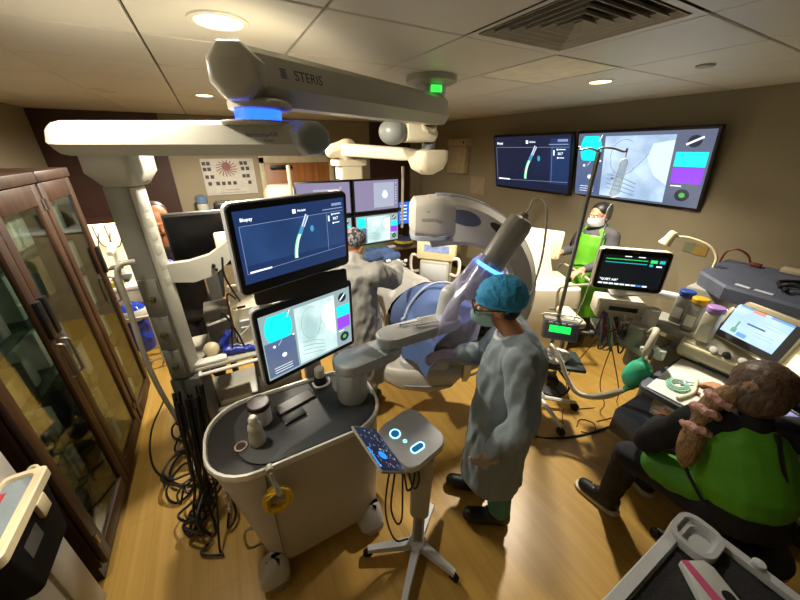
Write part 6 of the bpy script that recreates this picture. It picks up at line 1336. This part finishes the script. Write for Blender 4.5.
bxm = MB(); bxM = place((1.115, -.022, zt-.0165), R(-28)) @ Matrix.Diagonal((.78, .78, .9, 1))
bo = [(-.075, -.06), (-.045, .075), (.05, .075), (.07, .05), (.075, -.10), (-.03, -.12)]
T = thing('glove_box', 'white box with a pink band and an open slot on the black mat', 'box', (1.115, -.022, zt-.0165))
part(T, 'box', MB().prism(bo, 0, .035, bxM, .005), mat('box_white', '#a9aca9', .5)); part(T, 'pink_band', MB().prism([(-.048, .074), (-.018, .074), (.01, -.105), (-.03, -.115)], .0352, .036, bxM), mat('band_pink', '#b0486f', .5)); part(T, 'slot', MB().prism(rrect(.042, .06, .018, 5, .038, -.055), .0352, .0362, bxM), BLACK)
solo('white_carton', 'small white carton on the lower shelf of the grey utility cart', 'carton', MB().bx(.84, .93, .02, .048, .442, .50, bev=.004) if 0 else MB().box((.80, .0, .47), (.1, .06, .055), None, .004), CREAM, (.80, .0, .442))

# ------------------------------------------------------------------ things on the boom's instrument shelf
zs = .956
T = thing('generator_unit', 'cream medical generator with sloping slotted front on the boom shelf', 'medical device', (.04, 2.12, zs))
part(T, 'case', MB().loft([[V3(x, y, z) for y, z in ((2.03, zs), (2.03, zs+.1), (2.0, zs+.26), (2.06, zs+.36), (2.2, zs+.36), (2.24, zs))] for x in (-.06, .12)]), mat('generator_cream', '#d4cdb4', .4), angle=20)
G = T.children[0] if T.children else [c for c in T.children][0]
part(G, 'slot', MB().box((.0, 2.006, zs+.27), (.05, .006, .02), None, .002), BLACK); part(G, 'rail_bar', MB().tube([(-.05, 2.012, zs+.06), (.1, 2.0, zs+.19)], .008, 8, 0), GREYP); part(G, 'fin', MB().box((.03, 2.015, zs+.17), (.12, .02, .012), None, .003), LGREY); part(G, 'fin', MB().box((.03, 2.02, zs+.12), (.12, .02, .012), None, .003), LGREY)
T = thing('grey_module', 'grey boxy module with a pale handle next to the boom column', 'medical device', (-.14, 2.13, zs)); part(T, 'case', MB().box((-.145, 2.14, zs+.13), (.15, .2, .26), None, .012), mat('module_grey', '#6d6a60', .45)); part(T, 'handle', MB().tube([(-.2, 2.035, zs+.2), (-.2, 2.0, zs+.2), (-.09, 2.0, zs+.22), (-.09, 2.035, zs+.22)], .008, 8, 3), WHITE)
solo('round_lamp_head', 'round cream lamp-like head lying at the front of the boom shelf', 'device', MB().lathe([(.03, 0), (.045, .012), (.045, .03), (.03, .045), (.001, .05)], frame((-.21, 1.97, zs+.045), (-.2, -.8, .5))), mat('lamp_tan', '#b3a688', .4), (-.21, 1.96, zs+.01))
solo('white_tray', 'shallow white tray at the front left of the boom shelf', 'tray', MB().box((-.24, 1.90, zs+.012), (.2, .06, .022), None, .006), WHITE, (-.24, 1.9, zs))
BLP = mat('wrap_blue', '#1d2f8f', .4)
solo('blue_wrap', 'crumpled dark blue wrap on the boom shelf beside the round cream head', 'wrap', blob([('c', (-.13, 1.93, zs+.03), (.02, 1.91, zs+.02), .025, .018), ('c', (-.15, 1.98, zs+.05), (-.1, 1.97, zs+.13), .028, .022)], .008, 2, wrinkle(.012, (22, 22, 22), 4)), BLP, (-.08, 1.94, zs))
T = thing('white_carton_device', 'cream block device with two dark dots on the boom shelf behind the lower display', 'medical device', (.2, 2.0, zs)); part(T, 'case', MB().box((.2, 2.02, zs+.09), (.14, .16, .18), None, .01), mat('generator_cream', '#d4cdb4')); part(T, 'dot', MB().cyl((.17, 1.941, zs+.12), (.17, 1.936, zs+.12), .012, n=12), DGREY); part(T, 'dot', MB().cyl((.22, 1.941, zs+.09), (.22, 1.936, zs+.09), .012, n=12), DGREY)
for k, pts in enumerate(([(-.02, 1.99, 1.30), (-.06, 1.93, 1.36), (-.07, 1.91, 1.2), (-.1, 1.91, 1.0)], [(.0, 1.99, 1.28), (-.03, 1.92, 1.40), (-.05, 1.9, 1.5), (-.04, 1.9, 1.6)], [(-.12, 1.99, 1.2), (-.1, 1.92, 1.25), (-.05, 1.9, 1.1), (-.03, 1.92, .98)])):
    solo('dark_lead', 'thin dark lead hanging in front of the cream generator, %s' % ('reaching the shelf', 'rising to the display arm', 'from the grey module')[k], 'cable', MB().tube(pts, .006, 6, 5), CBL, pts[-1])
solo('folded_linen', 'folded pale linen on the boom\'s lower shelf', 'linen', MB().box((-.15, 1.98, .61), (.2, .14, .05), None, .015), mat('linen_pale', '#b3ac97', .8), (-.15, 1.98, .582))

# ------------------------------------------------------------------ floor cables
random.seed(21)
def cable(lab, pts, r, m=None, group=None):
    p0 = min(pts, key=lambda p: p[2]); return solo('cable', lab, 'cable', MB().tube(pts, r, 7, 6), m or CBL, (p0[0], p0[1], max(0, p0[2]-r)), group)
for k in range(9):
    cx_, cy_ = random.uniform(-.62, -.50), random.uniform(2.0, 2.75); rr = random.uniform(.07, .15); z = .009 + .018*k
    pts = [(cx_ + rr*math.cos(a)*random.uniform(.85, 1.15), cy_ + rr*1.3*math.sin(a)*random.uniform(.85, 1.15), z + .006*math.sin(a*2)) for a in [2*PI*i/9 for i in range(13)]]
    cable('black cable coil on the floor between the glass cabinets and the boom', pts, .008, None, 'coiled black cables on the floor')
for k in range(20):
    x, y = random.uniform(-.47, -.29), random.uniform(1.56, 1.74); ex, ey = x + random.uniform(-.14, .06), y + random.uniform(-.2, .1)
    pts = [(x+.02, y+.04, .9), (x, y, .62), (x + random.uniform(-.05, .03), y-.02, .32), (ex, ey, .03+.012*k), (ex + random.uniform(-.06, .04), ey - random.uniform(.02, .07), .012+.008*k), (ex + random.uniform(-.1, -.02), ey + random.uniform(.0, .06), .012+.008*k), (ex + random.uniform(-.04, .02), ey + random.uniform(.06, .12), .014+.008*k)]
    cable('black cable in the bundle hanging from the boom beside the robot cart', pts, random.uniform(.005, .009), None, 'black cables hanging from the boom')
cable('single black cable lying along the floor at the foot of the glass cabinets', [(-.80, 3.0, .008), (-.86, 2.6, .008), (-.80, 2.2, .008), (-.62, 1.95, .008), (-.48, 1.9, .008)], .007)
cable('black cable loop reaching left from the bundle onto the bare floor', [(-.45, 1.95, .008), (-.62, 1.82, .008), (-.70, 1.95, .008), (-.62, 2.12, .008), (-.5, 2.1, .008)], .007)
cable('black cable running across the floor from the infusion stand to the machine', [(1.86, 1.12, .3), (1.90, 1.06, .02), (2.05, .95, .008), (2.3, .86, .008), (2.62, .80, .008)], .009)
cable('black cable drooping under the infusion pump tray', [(2.12, 1.14, .56), (2.2, 1.05, .40), (2.18, 1.08, .3), (2.13, 1.13, .36)], .009)
BW = mat('wire_brown', '#5a3a1c', .5)
for k, pts in enumerate(([(2.55, 1.0, .8), (2.62, 1.02, .3), (2.75, .98, .008), (2.6, 1.02, .006), (2.42, 1.1, .006)], [(2.45, .97, .78), (2.68, .9, .3), (2.9, .95, .006), (2.72, .86, .006), (2.5, .9, .006)], [(2.4, 1.05, .8), (2.44, 1.2, .3), (2.5, 1.16, .006), (2.36, 1.12, .006), (2.22, 1.02, .006)], [(2.3, .95, .006), (2.4, .98, .006), (2.46, .9, .006), (2.36, .84, .006), (2.28, .9, .006)])):
    cable('thin brown wire trailing on the floor under the patient monitor, %s' % ('longest strand', 'strand nearest the machine', 'strand nearest the armboard', 'loose loop')[k], pts, .004, BW)
